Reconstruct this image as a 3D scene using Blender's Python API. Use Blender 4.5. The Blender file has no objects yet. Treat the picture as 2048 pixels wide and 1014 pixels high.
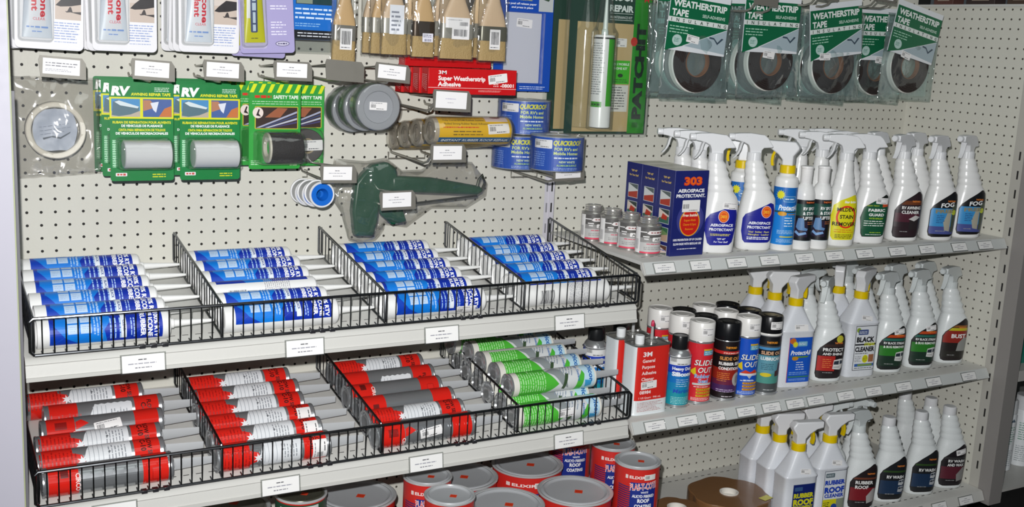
import bpy, bmesh, math, random
from mathutils import Vector, Matrix, noise
scene = bpy.context.scene
C = scene.collection
K = 0.0254            # the scene is laid out in inches on the 1-inch pegboard grid
ZF = 40.0             # floor lies 40 inches below the pegboard datum row
R = math.radians
def W(x, y, z): return Vector((x*K, y*K, (z+ZF)*K))

# ---------------------------------------------------------------- camera
def rotm(a, b, c):
    return (Matrix.Rotation(a, 3, 'Z') @ Matrix.Rotation(b, 3, 'X') @ Matrix.Rotation(c, 3, 'Y'))
RM = rotm(-0.522188, -0.190415, -0.0507485)
cam_d = bpy.data.cameras.new('camera'); cam = bpy.data.objects.new('camera', cam_d); C.objects.link(cam)
cam_d.sensor_width = 36.0; cam_d.lens = 2189.5/2048*36.0; cam_d.clip_start = 0.05; cam_d.clip_end = 50
right, fwd, up = RM.col[0], RM.col[1], RM.col[2]
mw = Matrix(((right.x, up.x, -fwd.x), (right.y, up.y, -fwd.y), (right.z, up.z, -fwd.z))).to_4x4()
mw.translation = W(-7.71155, -88.4737, 12.38837)
cam.matrix_world = mw
scene.camera = cam

# ---------------------------------------------------------------- light
world = bpy.data.worlds.new('world'); scene.world = world; world.use_nodes = True
bg = world.node_tree.nodes['Background']; bg.inputs[0].default_value = (0.78, 0.9, 1.0, 1); bg.inputs[1].default_value = 0.05
def area(name, loc, size, energy, target, col=(1, 1, 1)):
    l = bpy.data.lights.new(name, 'AREA'); l.shape = 'DISK'; l.size = size; l.energy = energy; l.color = col
    o = bpy.data.objects.new(name, l); C.objects.link(o); o.location = loc
    o.rotation_euler = (target-loc).to_track_quat('-Z', 'Y').to_euler(); return o
# the camera's own flash, just above and left of the lens
fl = bpy.data.lights.new('camera_flash', 'SPOT'); fl.energy = 208; fl.spot_size = R(108); fl.spot_blend = 1.0; fl.shadow_soft_size = 0.011
flo = bpy.data.objects.new('camera_flash', fl); C.objects.link(flo)
flo.location = cam.location = mw.translation
flo.location = mw.translation + up*0.085 - right*0.035 + fwd*0.01
flo.rotation_euler = (W(50, 0, -3)-flo.location).to_track_quat('-Z', 'Y').to_euler()
# the shop's fluorescent ceiling fixture
area('ceiling_fixture', W(30, -70, 70), 1.6, 9, W(45, 0, -10), (0.93, 1, 0.96))
scene.view_settings.view_transform = 'Standard'; scene.view_settings.look = 'None'
scene.view_settings.gamma = 1.0; scene.view_settings.use_curve_mapping = False
scene.view_settings.exposure = 0.0

# ---------------------------------------------------------------- materials
MC = {}
def lin(h):
    v = [int(h[i:i+2], 16)/255 for i in (0, 2, 4)]
    return tuple(c/12.92 if c <= .04045 else ((c+.055)/1.055)**2.4 for c in v)+(1,)
def mat(h, rough=.4, metal=0, bump=0, bscale=60, kind='', coat=0):
    key = (h, rough, metal, bump, bscale, kind, coat)
    if key in MC: return MC[key]
    m = bpy.data.materials.new('%s_%s' % (kind or 'surface', h)); m.use_nodes = True
    nt = m.node_tree; b = nt.nodes['Principled BSDF']; N = nt.nodes.new; L = nt.links.new
    b.inputs['Base Color'].default_value = lin(h); b.inputs['Metallic'].default_value = metal
    b.inputs['Roughness'].default_value = rough; b.inputs['Coat Weight'].default_value = coat
    tc = N('ShaderNodeTexCoord'); nz = N('ShaderNodeTexNoise'); nz.inputs['Scale'].default_value = bscale
    L(tc.outputs['Object'], nz.inputs['Vector'])
    mr = N('ShaderNodeMapRange'); mr.inputs['To Min'].default_value = max(0.02, rough*.82); mr.inputs['To Max'].default_value = min(1, rough*1.18)
    L(nz.outputs['Fac'], mr.inputs['Value']); L(mr.outputs['Result'], b.inputs['Roughness'])
    if bump:
        bp = N('ShaderNodeBump'); bp.inputs['Strength'].default_value = bump; bp.inputs['Distance'].default_value = .002
        L(nz.outputs['Fac'], bp.inputs['Height']); L(bp.outputs['Normal'], b.inputs['Normal'])
    MC[key] = m; return m
def film(name='clear_film', tint=(.97, .975, .97), gloss=.08, bs=20, bstr=.4, rough=.1, milk=.02):
    if name in MC: return MC[name]
    m = bpy.data.materials.new(name); m.use_nodes = True; nt = m.node_tree; N = nt.nodes.new; L = nt.links.new
    for n in list(nt.nodes): nt.nodes.remove(n)
    out = N('ShaderNodeOutputMaterial'); tr = N('ShaderNodeBsdfTransparent'); tr.inputs[0].default_value = tint+(1,)
    gl = N('ShaderNodeBsdfGlossy'); gl.inputs['Roughness'].default_value = rough
    tc = N('ShaderNodeTexCoord'); nz = N('ShaderNodeTexNoise'); nz.inputs['Scale'].default_value = bs; nz.inputs['Detail'].default_value = 1.5
    nz.inputs['Distortion'].default_value = 1.2
    bp = N('ShaderNodeBump'); bp.inputs['Strength'].default_value = bstr; bp.inputs['Distance'].default_value = .012
    L(tc.outputs['Object'], nz.inputs['Vector']); L(nz.outputs['Fac'], bp.inputs['Height']); L(bp.outputs['Normal'], gl.inputs['Normal'])
    lw = N('ShaderNodeLayerWeight'); lw.inputs['Blend'].default_value = .25
    mr = N('ShaderNodeMapRange'); mr.inputs['To Min'].default_value = gloss; mr.inputs['To Max'].default_value = min(1, gloss+.3)
    L(lw.outputs['Fresnel'], mr.inputs['Value'])
    mx = N('ShaderNodeMixShader'); L(mr.outputs['Result'], mx.inputs[0]); L(tr.outputs[0], mx.inputs[1]); L(gl.outputs[0], mx.inputs[2])
    last = mx
    if milk:
        df = N('ShaderNodeBsdfDiffuse'); df.inputs[0].default_value = (.8, .82, .84, 1)
        m2 = N('ShaderNodeMixShader'); m2.inputs[0].default_value = milk; L(mx.outputs[0], m2.inputs[1]); L(df.outputs[0], m2.inputs[2]); last = m2
    L(last.outputs[0], out.inputs[0]); MC[name] = m; return m

WHITE = 'e4e4e2'
def plastic(h=WHITE, r=.28): return mat(h, r, kind='plastic')
def paper(h, r=.38): return mat(h, r, kind='print')
def steel(h='b9bcbe', r=.22): return mat(h, r, .72, kind='steel')
WIRE = mat('6f7174', .25, 1, kind='wire')
HOOK = mat('9c9990', .35, .55, kind='hook')
SHELF = mat('c9c8c3', .45, kind='shelf_enamel', bump=.05, bscale=180)

# ---------------------------------------------------------------- object helpers
def unit(name, label, cat, loc, rz=0, group=None, rx=0, ry=0):
    o = bpy.data.objects.new(name, None); C.objects.link(o); o.empty_display_size = .02
    o.location = W(*loc); o.rotation_euler = (R(rx), R(ry), R(rz)); tag(o, label, cat, group); return o
def tag(o, label=None, cat=None, group=None, kind=None):
    if label: o['label'] = label
    if cat: o['category'] = cat
    if group: o['group'] = group
    if kind: o['kind'] = kind
    return o
def struct(name, mb, loc=(0, 0, 0)):
    o = mb.build(name, None); o.location = W(*loc); o['kind'] = 'structure'; return o
def dup(o, label=None, loc=None, rz=None, parent=None, group=None):
    c = o.copy(); C.objects.link(c)
    if parent is not None: c.parent = parent
    if loc is not None: c.location = W(*loc)
    if rz is not None: c.rotation_euler.z = R(rz)
    if label: c['label'] = label
    if group: c['group'] = group
    for ch in list(o.children): dup(ch, parent=c)
    return c

class MB:
    def __init__(s): s.v = []; s.f = []; s.m = []; s.mats = []; s.T = Matrix()
    def mi(s, m):
        if m not in s.mats: s.mats.append(m)
        return s.mats.index(m)
    def add(s, vs, fs, m):
        o = len(s.v); s.v += [tuple(s.T @ Vector(p)) for p in vs]; i = s.mi(m)
        for f in fs: s.f.append([o+k for k in f]); s.m.append(i)
        return s
    def box(s, x0, y0, z0, x1, y1, z1, m):
        v = [(x, y, z) for x in (x0, x1) for y in (y0, y1) for z in (z0, z1)]
        return s.add(v, [(0, 1, 3, 2), (4, 6, 7, 5), (0, 4, 5, 1), (2, 3, 7, 6), (0, 2, 6, 4), (1, 5, 7, 3)], m)
    def loft(s, rings, m, cap0=True, cap1=True):
        n = len(rings[0]); v = [p for r in rings for p in r]; f = []
        for i in range(len(rings)-1):
            for j in range(n):
                a = i*n+j; b = i*n+(j+1) % n; f.append((a, b, b+n, a+n))
        if cap0: f.append(tuple(range(n-1, -1, -1)))
        if cap1: f.append(tuple((len(rings)-1)*n+j for j in range(n)))
        return s.add(v, f, m)
    def lathe(s, prof, m, seg=40, c=(0, 0), axis='z', cap0=True, cap1=True):
        rings = []
        for r, z in prof:
            ring = []
            for j in range(seg):
                a = 2*math.pi*j/seg
                p = (c[0]+r*math.cos(a), c[1]+r*math.sin(a), z)
                if axis == 'x': p = (z, c[0]+r*math.cos(a), c[1]+r*math.sin(a))
                if axis == 'y': p = (c[0]+r*math.cos(a), z, c[1]-r*math.sin(a))
                ring.append(p)
            rings.append(ring)
        return s.loft(rings, m, cap0, cap1)
    def tube(s, pts, r, m, seg=8, closed=False):
        P = [Vector(p) for p in pts]; n = len(P); rings = []; u = None
        for i in range(n):
            a = P[(i-1) % n] if (i > 0 or closed) else P[i]; b = P[(i+1) % n] if (i < n-1 or closed) else P[i]
            t = (b-a).normalized()
            if u is None:
                u = t.cross(Vector((0, 0, 1)))
                if u.length < .1: u = t.cross(Vector((1, 0, 0)))
            u = (u-t*u.dot(t)).normalized(); w = t.cross(u)
            rr = r[i] if isinstance(r, (list, tuple)) else r
            rings.append([tuple(P[i]+(u*math.cos(2*math.pi*j/seg)+w*math.sin(2*math.pi*j/seg))*rr) for j in range(seg)])
        if closed: rings.append(rings[0]); return s.loft(rings, m, False, False)
        return s.loft(rings, m)
    def prism(s, poly, y0, y1, m):          # outline in x-z, from y0 (front) to y1 (back)
        n = len(poly); v = [(x, y0, z) for x, z in poly]+[(x, y1, z) for x, z in poly]
        f = [tuple(range(n)), tuple(range(2*n-1, n-1, -1))]+[(j+n, (j+1) % n+n, (j+1) % n, j) for j in range(n)]
        return s.add(v, f, m)
    def build(s, name, parent=None, loc=(0, 0, 0), rot=(0, 0, 0), smooth=True, ang=32, bevel=0, fix=True):
        me = bpy.data.meshes.new(name); me.from_pydata([(x*K, y*K, z*K) for x, y, z in s.v], [], s.f)
        for m in s.mats: me.materials.append(m)
        me.polygons.foreach_set('material_index', s.m)
        if fix:
            bm = bmesh.new(); bm.from_mesh(me); bmesh.ops.recalc_face_normals(bm, faces=bm.faces); bm.to_mesh(me); bm.free()
        if smooth:
            me.polygons.foreach_set('use_smooth', [True]*len(me.polygons)); me.set_sharp_from_angle(angle=R(ang))
        me.update()
        o = bpy.data.objects.new(name, me); C.objects.link(o)
        if parent is not None: o.parent = parent
        o.location = (loc[0]*K, loc[1]*K, loc[2]*K); o.rotation_euler = tuple(R(a) for a in rot)
        if bevel:
            b = o.modifiers.new('edge', 'BEVEL'); b.width = bevel*K; b.segments = 2; b.limit_method = 'ANGLE'; b.angle_limit = R(40)
        return o

def rrect(x0, z0, x1, z1, r, n=5):
    p = []
    for cx, cz, a0 in ((x1-r, z0+r, -90), (x1-r, z1-r, 0), (x0+r, z1-r, 90), (x0+r, z0+r, 180)):
        for i in range(n+1):
            a = R(a0+90*i/n); p.append((cx+r*math.cos(a), cz+r*math.sin(a)))
    return p
def sring(cx, cy, rx, ry, n, z, seg=36):
    p = []
    for j in range(seg):
        a = 2*math.pi*j/seg; c, q = math.cos(a), math.sin(a)
        p.append((cx+rx*math.copysign(abs(c)**(2/n), c), cy+ry*math.copysign(abs(q)**(2/n), q), z))
    return p

# ---------------------------------------------------------------- printed matter (text, marks, colour fields)
FC = {}
def glyphs(txt, bold):
    bold = round(bold*.62, 4); key = (txt, bold)
    if key in FC: return FC[key]
    cu = bpy.data.curves.new('t', 'FONT'); cu.body = txt; cu.size = 1; cu.resolution_u = 2; cu.offset = bold
    cu.fill_mode = 'FRONT'
    ob = bpy.data.objects.new('t', cu); C.objects.link(ob)
    me = ob.to_mesh()
    v = [(p.co.x, p.co.y) for p in me.vertices]; f = [tuple(p.vertices) for p in me.polygons]
    ob.to_mesh_clear(); bpy.data.objects.remove(ob); bpy.data.curves.remove(cu)
    FC[key] = (v, f); return FC[key]
class D:
    """flat print laid out in (u, v) inches, later laid on a surface"""
    def __init__(s, step=.003, base=.006): s.it = []; s.z = base; s.step = step
    def up(s): s.z += s.step; return s.z
    def P(s, pts, h, r=.38, metal=0): s.it.append((list(pts), [tuple(range(len(pts)))], s.up(), mat(h, r, metal, kind='print'))); return s
    def R(s, x0, y0, x1, y1, h, **k): return s.P([(x0, y0), (x1, y0), (x1, y1), (x0, y1)], h, **k)
    def RR(s, x0, y0, x1, y1, r, h, **k): return s.P(rrect(x0, y0, x1, y1, r, 4), h, **k)
    def E(s, cx, cy, rx, ry, h, n=28, **k): return s.P([(cx+rx*math.cos(2*math.pi*i/n), cy+ry*math.sin(2*math.pi*i/n)) for i in range(n)], h, **k)
    def star(s, cx, cy, r0, r1, n, h): return s.P([(cx+(r1 if i % 2 else r0)*math.cos(math.pi*i/n), cy+(r1 if i % 2 else r0)*math.sin(math.pi*i/n)) for i in range(2*n)], h)
    def T(s, txt, x, y, size, h, w=None, bold=.02, al='c', rot=0, sl=0, sx=1, z=None):
        """baseline-centred text; w = total width to fit"""
        v, f = glyphs(txt, bold)
        if not v: return s
        x0 = min(p[0] for p in v); x1 = max(p[0] for p in v)
        k = (w/(x1-x0)) if w else size*sx
        ox = {'c': -(x0+x1)/2, 'l': -x0, 'r': -x1}[al]; c, q = math.cos(R(rot)), math.sin(R(rot)); o = []
        for px, py in v:
            a = (px+ox)*k+py*size*sl; b = py*size*1.0
            o.append((x+a*c-b*q, y+a*q+b*c))
        s.it.append((o, f, s.up(), mat(h, .4, kind='print'))); return s
    def O(s, txt, x, y, size, h, ho, b0=.02, b1=.07, **k):      # outlined text
        s.T(txt, x, y, size, ho, bold=b1, **k); return s.T(txt, x, y, size, h, bold=b0, **k)
    def L(s, x0, y0, x1, y1, n, h, seed=1, rag=.3, fill=.5, rot=0):  # rows of small print
        rnd = random.Random(seed); pts = []; fs = []; dy = (y1-y0)/n
        for i in range(n):
            y = y1-dy*(i+.5); x = x0; end = x1-(x1-x0)*rag*rnd.random()
            while x < end:
                w = rnd.uniform(.6, 2.2)*dy; e = min(x+w, end); k = len(pts); hh = dy*fill/2*rnd.uniform(.7, 1)
                pts += [(x, y-hh), (e, y-hh), (e, y+hh), (x, y+hh)]; fs.append((k, k+1, k+2, k+3)); x = e+dy*.3
        if rot:
            cx, cy = (x0+x1)/2, (y0+y1)/2; c, q = math.cos(R(rot)), math.sin(R(rot))
            pts = [(cx+(a-cx)*c-(b-cy)*q, cy+(a-cx)*q+(b-cy)*c) for a, b in pts]
        s.it.append((pts, fs, s.up(), mat(h, .4, kind='print'))); return s
    def bars(s, x0, y0, x1, y1, h='202020', seed=2):
        rnd = random.Random(seed); pts = []; fs = []; x = x0
        while x < x1:
            w = (x1-x0)*rnd.choice((.02, .035, .05)); e = min(x+w, x1); k = len(pts)
            pts += [(x, y0), (e, y0), (e, y1), (x, y1)]; fs.append((k, k+1, k+2, k+3)); x = e+(x1-x0)*rnd.choice((.02, .03, .045))
        s.it.append((pts, fs, s.up(), mat(h, .5, kind='print'))); return s
    def sticker(s, x, y, w=1.5, h=.7, rot=0, seed=3):     # shop price sticker
        c, q = math.cos(R(rot)), math.sin(R(rot)); n0 = len(s.it)
        s.RR(x-w/2, y-h/2, x+w/2, y+h/2, .07, 'eeeceb'); s.bars(x-w*.42, y-h*.22, x-w*.14, y+h*.2, '3a3a40', seed)
        s.L(x-w*.42, y+h*.26, x+w*.42, y+h*.42, 1, '77777c', seed); s.L(x-w*.1, y-h*.42, x+w*.38, y-h*.24, 1, '3a3a40', seed+1)
        for i in range(n0, len(s.it)):
            p, f, z, m = s.it[i]; s.it[i] = ([(x+(a-x)*c-(b-y)*q, y+(a-x)*q+(b-y)*c) for a, b in p], f, z, m)
        return s
    def lay(s, name, parent, fn, du=None, dv=None, loc=(0, 0, 0), rot=(0, 0, 0)):
        """fn(u, v, h) -> point at height h above the surface"""
        bm = bmesh.new(); mats = []
        for pts, fs, z, m in s.it:
            if m not in mats: mats.append(m)
            vs = [bm.verts.new((a, b, z)) for a, b in pts]
            for f in fs:
                try: q = bm.faces.new([vs[i] for i in f]); q.material_index = mats.index(m)
                except ValueError: pass
        for d, ax in ((du, 0), (dv, 1)):
            if not d: continue
            lo = min(v.co[ax] for v in bm.verts); hi = max(v.co[ax] for v in bm.verts); k = math.ceil(lo/d)*d
            while k < hi:
                co = [0, 0, 0]; no = [0, 0, 0]; co[ax] = k; no[ax] = 1
                bmesh.ops.bisect_plane(bm, geom=bm.verts[:]+bm.edges[:]+bm.faces[:], dist=1e-6, plane_co=co, plane_no=no); k += d
        for v in bm.verts: v.co = Vector(fn(v.co.x, v.co.y, v.co.z))*K
        me = bpy.data.meshes.new(name); bm.to_mesh(me); bm.free()
        for m in mats: me.materials.append(m)
        o = bpy.data.objects.new(name, me); C.objects.link(o)
        if parent is not None: o.parent = parent
        o.location = (loc[0]*K, loc[1]*K, loc[2]*K); o.rotation_euler = tuple(R(a) for a in rot)
        return o
def F_front(y): return lambda u, v, h: (u, y-h, v)                       # a flat face towards -y
def F_left(x): return lambda u, v, h: (x-h, -u, v)                       # a flat face towards -x
def F_top(z): return lambda u, v, h: (u, v, z+h)
def F_cyl(r, cx=0, cy=0): return lambda u, v, h: (cx+(r+h)*math.sin(u/r), cy-(r+h)*math.cos(u/r), v)
def F_cylx(r, tilt=0): return lambda u, v, h: (u, -(r+h)*math.cos(v/r+tilt), (r+h)*math.sin(v/r+tilt))   # along x, v climbs the front
def sect(S, z):
    for a, b in zip(S, S[1:]):
        if z <= b[0]:
            t = max(0, (z-a[0])/(b[0]-a[0])); return [a[i]+(b[i]-a[i])*t for i in range(1, 5)]
    return list(S[-1][1:5])
def F_sect(S):
    def fn(u, v, h):
        cx, rx, ry, n = sect(S, v); q = min(.992, abs(u-cx)/rx); return (cx+(u-cx if abs(u-cx) < rx*.992 else math.copysign(rx*.992, u-cx)), -ry*(1-q**n)**(1/n)-h-.008, v)
    return fn
ORD = ['first', 'second', 'third', 'fourth', 'fifth', 'sixth', 'seventh', 'eighth', 'ninth', 'tenth', 'eleventh', 'twelfth']
# ================================================================ the setting
PEG = mat('d3d1c6', .5, kind='pegboard', bump=.12, bscale=240)
PEGIN = mat('6b675d', .8, kind='pegboard_core')
DARK = mat('201f1e', .7, kind='dark_gap')  # dark colour painted in for the shade inside slots and behind holes
ENAM = mat('cfccd4', .4, kind='post_enamel', bump=.05, bscale=160)
GREY = mat('8f8b88', .5, kind='grey_enamel', bump=.05, bscale=160)
def pegboard(name, cols, rows, x0, x1, z0, z1, P, r=.112, n=10):
    """perforated board with real holes; P maps (u, v, depth) to a point"""
    v = []; f = []; m = []
    def V(u, w, d): v.append(P(u, w, d)); return len(v)-1
    ce = [x0]+[(a+b)/2 for a, b in zip(cols, cols[1:])]+[x1]; re = [z0]+[(a+b)/2 for a, b in zip(rows, rows[1:])]+[z1]
    for i, c in enumerate(cols):
        for j, q in enumerate(rows):
            L, Rr, B, T = ce[i], ce[i+1], re[j], re[j+1]; a = []; b = []; o = []
            for k in range(n):
                t = 2*math.pi*(k+.5)/n; cx, sy = math.cos(t), math.sin(t)
                a.append(V(c+r*cx, q+r*sy, 0)); b.append(V(c+r*cx, q+r*sy, .22))
                s = min(((Rr-c) if cx > 0 else (c-L))/abs(cx) if abs(cx) > 1e-6 else 9e9, ((T-q) if sy > 0 else (q-B))/abs(sy) if abs(sy) > 1e-6 else 9e9)
                o.append((c+cx*s, q+sy*s))
            cor = {0: (Rr, T), 1: (L, T), 2: (L, B), 3: (Rr, B)}
            oi = [V(p[0], p[1], 0) for p in o]
            for k in range(n):
                k2 = (k+1) % n; p, p2 = o[k], o[k2]
                if abs(p[0]-p2[0]) > 1e-6 and abs(p[1]-p2[1]) > 1e-6:      # turn a corner of the cell
                    cu = Rr if max(p[0], p2[0]) > Rr-1e-6 else L; cv = T if max(p[1], p2[1]) > T-1e-6 else B
                    g = V(cu, cv, 0); f.append((a[k], oi[k], g, oi[k2], a[k2])); m.append(0)
                else: f.append((a[k], oi[k], oi[k2], a[k2])); m.append(0)
                f.append((a[k], a[k2], b[k2], b[k])); m.append(1)
    me = bpy.data.meshes.new(name); me.from_pydata([(p[0]*K, p[1]*K, (p[2]+ZF)*K) for p in v], [], f)
    me.materials.append(PEG); me.materials.append(PEGIN); me.polygons.foreach_set('material_index', m); me.update()
    o = bpy.data.objects.new(name, me); C.objects.link(o); o['kind'] = 'structure'; return o
RW = [float(k) for k in range(-33, 20)]
pegboard('wall_back', [float(c) for c in range(0, 47)], RW, -.9, 46.45, -34, 19.6, lambda u, w, d: (u, d, w))
pegboard('wall_back', [float(c) for c in range(48, 95)], [k-.108 for k in RW], 47.6, 94.65, -34.1, 19.6, lambda u, w, d: (u, d, w))
pegboard('wall_right', [.65+.97*i for i in range(15)], [k+.31 for k in range(-33, 19)], 0, 14.75, -34, 18.6, lambda u, w, d: (94.65+d, -u, w))
b = MB(); b.box(-2, .3, -34, 97, .5, 19.6, DARK); b.box(94.95, -15, -34, 95.1, .3, 18.6, DARK); struct('wall_core', b)
def upright(name, fn, slots, z0, z1, m):
    b = MB(); fn(b, None, z0, z1, m)
    for z in slots: fn(b, z, z-.45, z+.45, DARK)
    struct(name, b)
def up_mid(b, z, z0, z1, m):
    if z is None: b.box(46.45, .06, z0, 47.6, .25, z1, m); b.box(46.98, -.02, z0, 47.06, .1, z1, m)
    else: b.box(46.68, .045, z0, 46.84, .07, z1, mat('8b8a90', .5, kind='slot_edge')); b.box(47.22, .045, z0, 47.38, .07, z1, DARK)  # left slots painted lighter as a reflection, right slots dark as shade
upright('trim_1', up_mid, [1.0-2*i for i in range(-9, 18)], -34, 19.6, ENAM)
def up_right(b, z, z0, z1, m):
    if z is None: b.box(94.6, -15.95, z0, 95.3, -14.75, z1, mat('b9b6ae', .45, kind='upright_enamel'))
    else: b.box(94.57, -15.6, z0, 94.62, -15.42, z1, DARK)
upright('trim_2', up_right, [3.4-2*i for i in range(0, 18)], -34, 18.6, ENAM)
b = MB(); b.box(94.62, -17.5, -34.6, 96.6, -15.95, 19, GREY); struct('trim_3', b)
b = MB(); b.box(-7, -16.6, -40, -1.35, 0.3, 19.6, mat('bcbac6', .45, kind='end_panel')); b.box(-1.35, -16.4, -40, -1.25, -16.2, 19.6, mat('a9b08a', .5, kind='panel_edge')); struct('wall_left', b)
b = MB(); b.box(-1.25, -.5, -34, -.9, .2, 19.6, mat('45434a', .5, kind='upright_dark')); b.box(-1.3, -15.6, -34, -1.0, -14.9, 8, mat('6f6e74', .5, kind='upright_dark'))
for i in range(20): b.box(-1.02, -15.35, 6-2*i-.4, -.98, -15.15, 6-2*i+.4, DARK)
struct('trim_4', b)
b = MB(); b.box(94.4, -16, 18.6, 97, .3, 18.85, SHELF); struct('trim_5', b)
b = MB(); b.box(-160, -200, -40.3, 200, 12, -40, mat('1b1a19', .6, kind='dark_floor', bump=.2, bscale=30)); struct('floor', b)
b = MB(); b.box(97, -3, -40, 135, -2.8, 19, mat('6c6d69', .6, kind='far_panel')); struct('wall_far', b)

# ---------------------------------------------------------------- shelves
def shelf_mesh(x0, x1, prof, slots, mats=SHELF):
    b = MB(); n = len(prof); v = [(x0, y, z) for y, z in prof]+[(x1, y, z) for y, z in prof]
    b.add(v, [tuple(range(n)), tuple(range(2*n-1, n-1, -1))]+[(j, j+n, (j+1) % n+n, (j+1) % n) for j in range(n)], mats)
    for y, z, sl in slots:
        x = x0+1.2
        while x < x1-1: b.box(x, y-.05, z+.004, x+.42, y+.05, z+.012, DARK); x += .9  # solid dark inserts paint the shade of open deck slots
    return b
def tilted(dz): # profile of a downward tilted shelf
    return [(-.05, -6.42+dz), (-14.95, -8.95+dz), (-15.2, -9.12+dz), (-15.32, -9.35+dz), (-15.26, -9.42+dz), (-15.42, -10.18+dz), (-15.52, -10.2+dz), (-15.5, -10.45+dz), (-15.1, -10.45+dz), (-14.9, -9.2+dz), (-.05, -6.62+dz)]
def deckz(y, dz=0): return -6.42+dz+(y+.05)*.1698
LOWER = -10.35
for nm, dz, lab in (('display_shelf', 0, 'long tilted cream shelf carrying the blue silicone tubes'), ('display_shelf', LOWER, 'long tilted cream shelf carrying the red and green sealant tubes')):
    b = shelf_mesh(-.9, 46.9, tilted(dz), [(-1.0, deckz(-1.0, dz), 1), (-13.6, deckz(-13.6, dz), 1)])
    tag(b.build(nm, None, (0, 0, ZF)), lab, 'shelf', 'tilted shelves of the left bay')
ZR1, ZR2, ZR3 = -5.35, -19.6, -33.15
def flat(z): return [(-.05, z), (-14.85, z), (-15.0, z-.06), (-15.0, z-.2), (-15.5, z-1.05), (-15.4, z-1.15), (-14.8, z-.6), (-14.75, z-.3), (-.05, z-.2)]
RAIL = mat('c4c6c4', .18, kind='price_rail')
for z, lab in ((ZR1, 'upper flat shelf carrying the boxed and sprayer bottles of the right bay'), (ZR2, 'middle flat shelf carrying the aerosol cans and metal can of the right bay')):
    u = unit('display_shelf', lab, 'shelf', (0, 0, 0), group='flat shelves of the right bay')
    shelf_mesh(47.35, 94.5, flat(z), [(-1.0, z, 1), (-13.2, z, 1)]).build('shelf_board', u)
    b = MB(); b.add([(x, y, zz) for x in (47.4, 94.4) for y, zz in ((-15.06, z-.06), (-15.6, z-1.0), (-15.66, z-.97), (-15.12, z-.03))], [(0, 1, 5, 4), (1, 2, 6, 5), (2, 3, 7, 6), (3, 0, 4, 7), (0, 3, 2, 1), (4, 5, 6, 7)], mat('c9ccca', .15, kind='price_rail'))
    b.build('price_rail', u)
u = unit('base_deck', 'wide cream bottom deck carrying the paint cans, tape rolls and wash bottles', 'shelf', (0, 0, 0))
b = shelf_mesh(-.9, 94.5, [(-.05, ZR3), (-16.4, ZR3), (-16.6, ZR3-.1), (-17.0, ZR3-1.0), (-16.9, ZR3-1.1), (-16.3, ZR3-.6), (-.05, ZR3-.2)], [(-1.2, ZR3, 1), (-15, ZR3, 1)]); b.build('shelf_board', u)
b = MB(); b.box(-.9, -15.0, -39.98, 94.5, -14.8, ZR3-.25, mat('2a2827', .6, kind='kick_plate')); b.build('kick_plate', u)
u = unit('base_deck', 'bottom deck of the neighbouring bay at the far right edge under the white spray can', 'shelf', (0, 0, 0))
b = MB(); b.box(96.7, -17.3, -33.5, 122, -3.1, -33.2, mat('b9b7b2', .45, kind='far_shelf')); b.box(96.7, -16.5, -39.98, 122, -16.3, -33.5, mat('100f0f', .8, kind='kick_plate_dark')); b.build('shelf_board', u)
u = unit('display_shelf', 'shelf of the neighbouring bay at the far right edge carrying the teal bag', 'shelf', (0, 0, 0))
b = MB(); b.box(98.2, -16.5, -21.2, 122, -3.1, -20.0, mat('b9b7b2', .45, kind='far_shelf')); b.build('shelf_board', u)

# ---------------------------------------------------------------- price cards on the shelf lips
def price_card(w, h, seed, holder=True):
    u = unit('price_card', '', 'price card', (0, 0, 0))
    b = MB(); b.box(-w/2-.1, -.06, -h/2-.08, w/2+.1, -.01, h/2+.08, film('card_sleeve', (.9, .91, .9), .14, bstr=.15)); b.build('sleeve', u)
    b = MB(); b.box(-w/2, -.1, -h/2, w/2, -.07, h/2, paper('edecea')); cd = b.build('card', u)
    d = D(.001, .003); d.L(-w*.12, h*.16, w*.12, h*.3, 1, '55555c', seed); d.L(-w*.36, -h*.08, w*.36, h*.08, 1, '9a9aa4', seed+1, .1); d.L(-w*.2, -h*.32, w*.2, -h*.16, 1, '84848c', seed+2, .1)
    d.lay('print', cd, F_front(-.1)); return u
cards = [price_card(2.75, 1.15, 5), price_card(2.1, .8, 9)]
def put_card(k, x, y, z, tilt, label, group, first={}, rz=0):
    o = cards[k] if k not in first else dup(cards[k])
    first[k] = 1; o.location = W(x, y, z); o.rotation_euler = (R(tilt), 0, R(rz)); o['label'] = label; o['group'] = group
bins = ['leftmost', 'second', 'third', 'rightmost']
for i, x in enumerate((6.3, 17.5, 28.4, 40.0)):
    put_card(0, x, -15.55, -9.85, -8, 'white price card clipped to the upper tilted shelf lip below the %s blue tube bin' % bins[i], 'price cards on the tilted shelf lips')
for i, x in enumerate((4.3, 15.8, 27.45, 40.6)):
    put_card(0, x, -15.6, -20.1, -8, 'white price card clipped to the lower tilted shelf lip below the %s tube bin' % bins[i], 'price cards on the tilted shelf lips')
un = ['the small metal cans', 'the blue box', 'the first blue-label sprayer', 'the second blue-label sprayer', 'the light-blue round bottle', 'the black-label round bottles', 'the yellow-label sprayer', 'the green-label sprayer', 'the maroon-label sprayer', 'the left FOG sprayer', 'the right FOG sprayer']
for i, x in enumerate((49.4, 53.3, 57.4, 61.3, 65.6, 69.4, 73.4, 77.9, 82.2, 87.0, 91.0)):
    put_card(1, x, -15.42, ZR1-.55, -30, 'price card in the upper right shelf rail below %s' % un[i], 'price cards in the right shelf rails')
un = ['the red metal solvent can', 'the silver-shouldered silicone aerosol', 'the red aerosol', 'the black and purple aerosol', 'the blue aerosol', 'the black-capped lubricant aerosol', 'the blue-label square sprayer', 'the red and black label sprayer', 'the BLACK streak sprayer', 'the left green-black label sprayer', 'the right green-black label sprayer', 'the rightmost bug sprayer']
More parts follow.
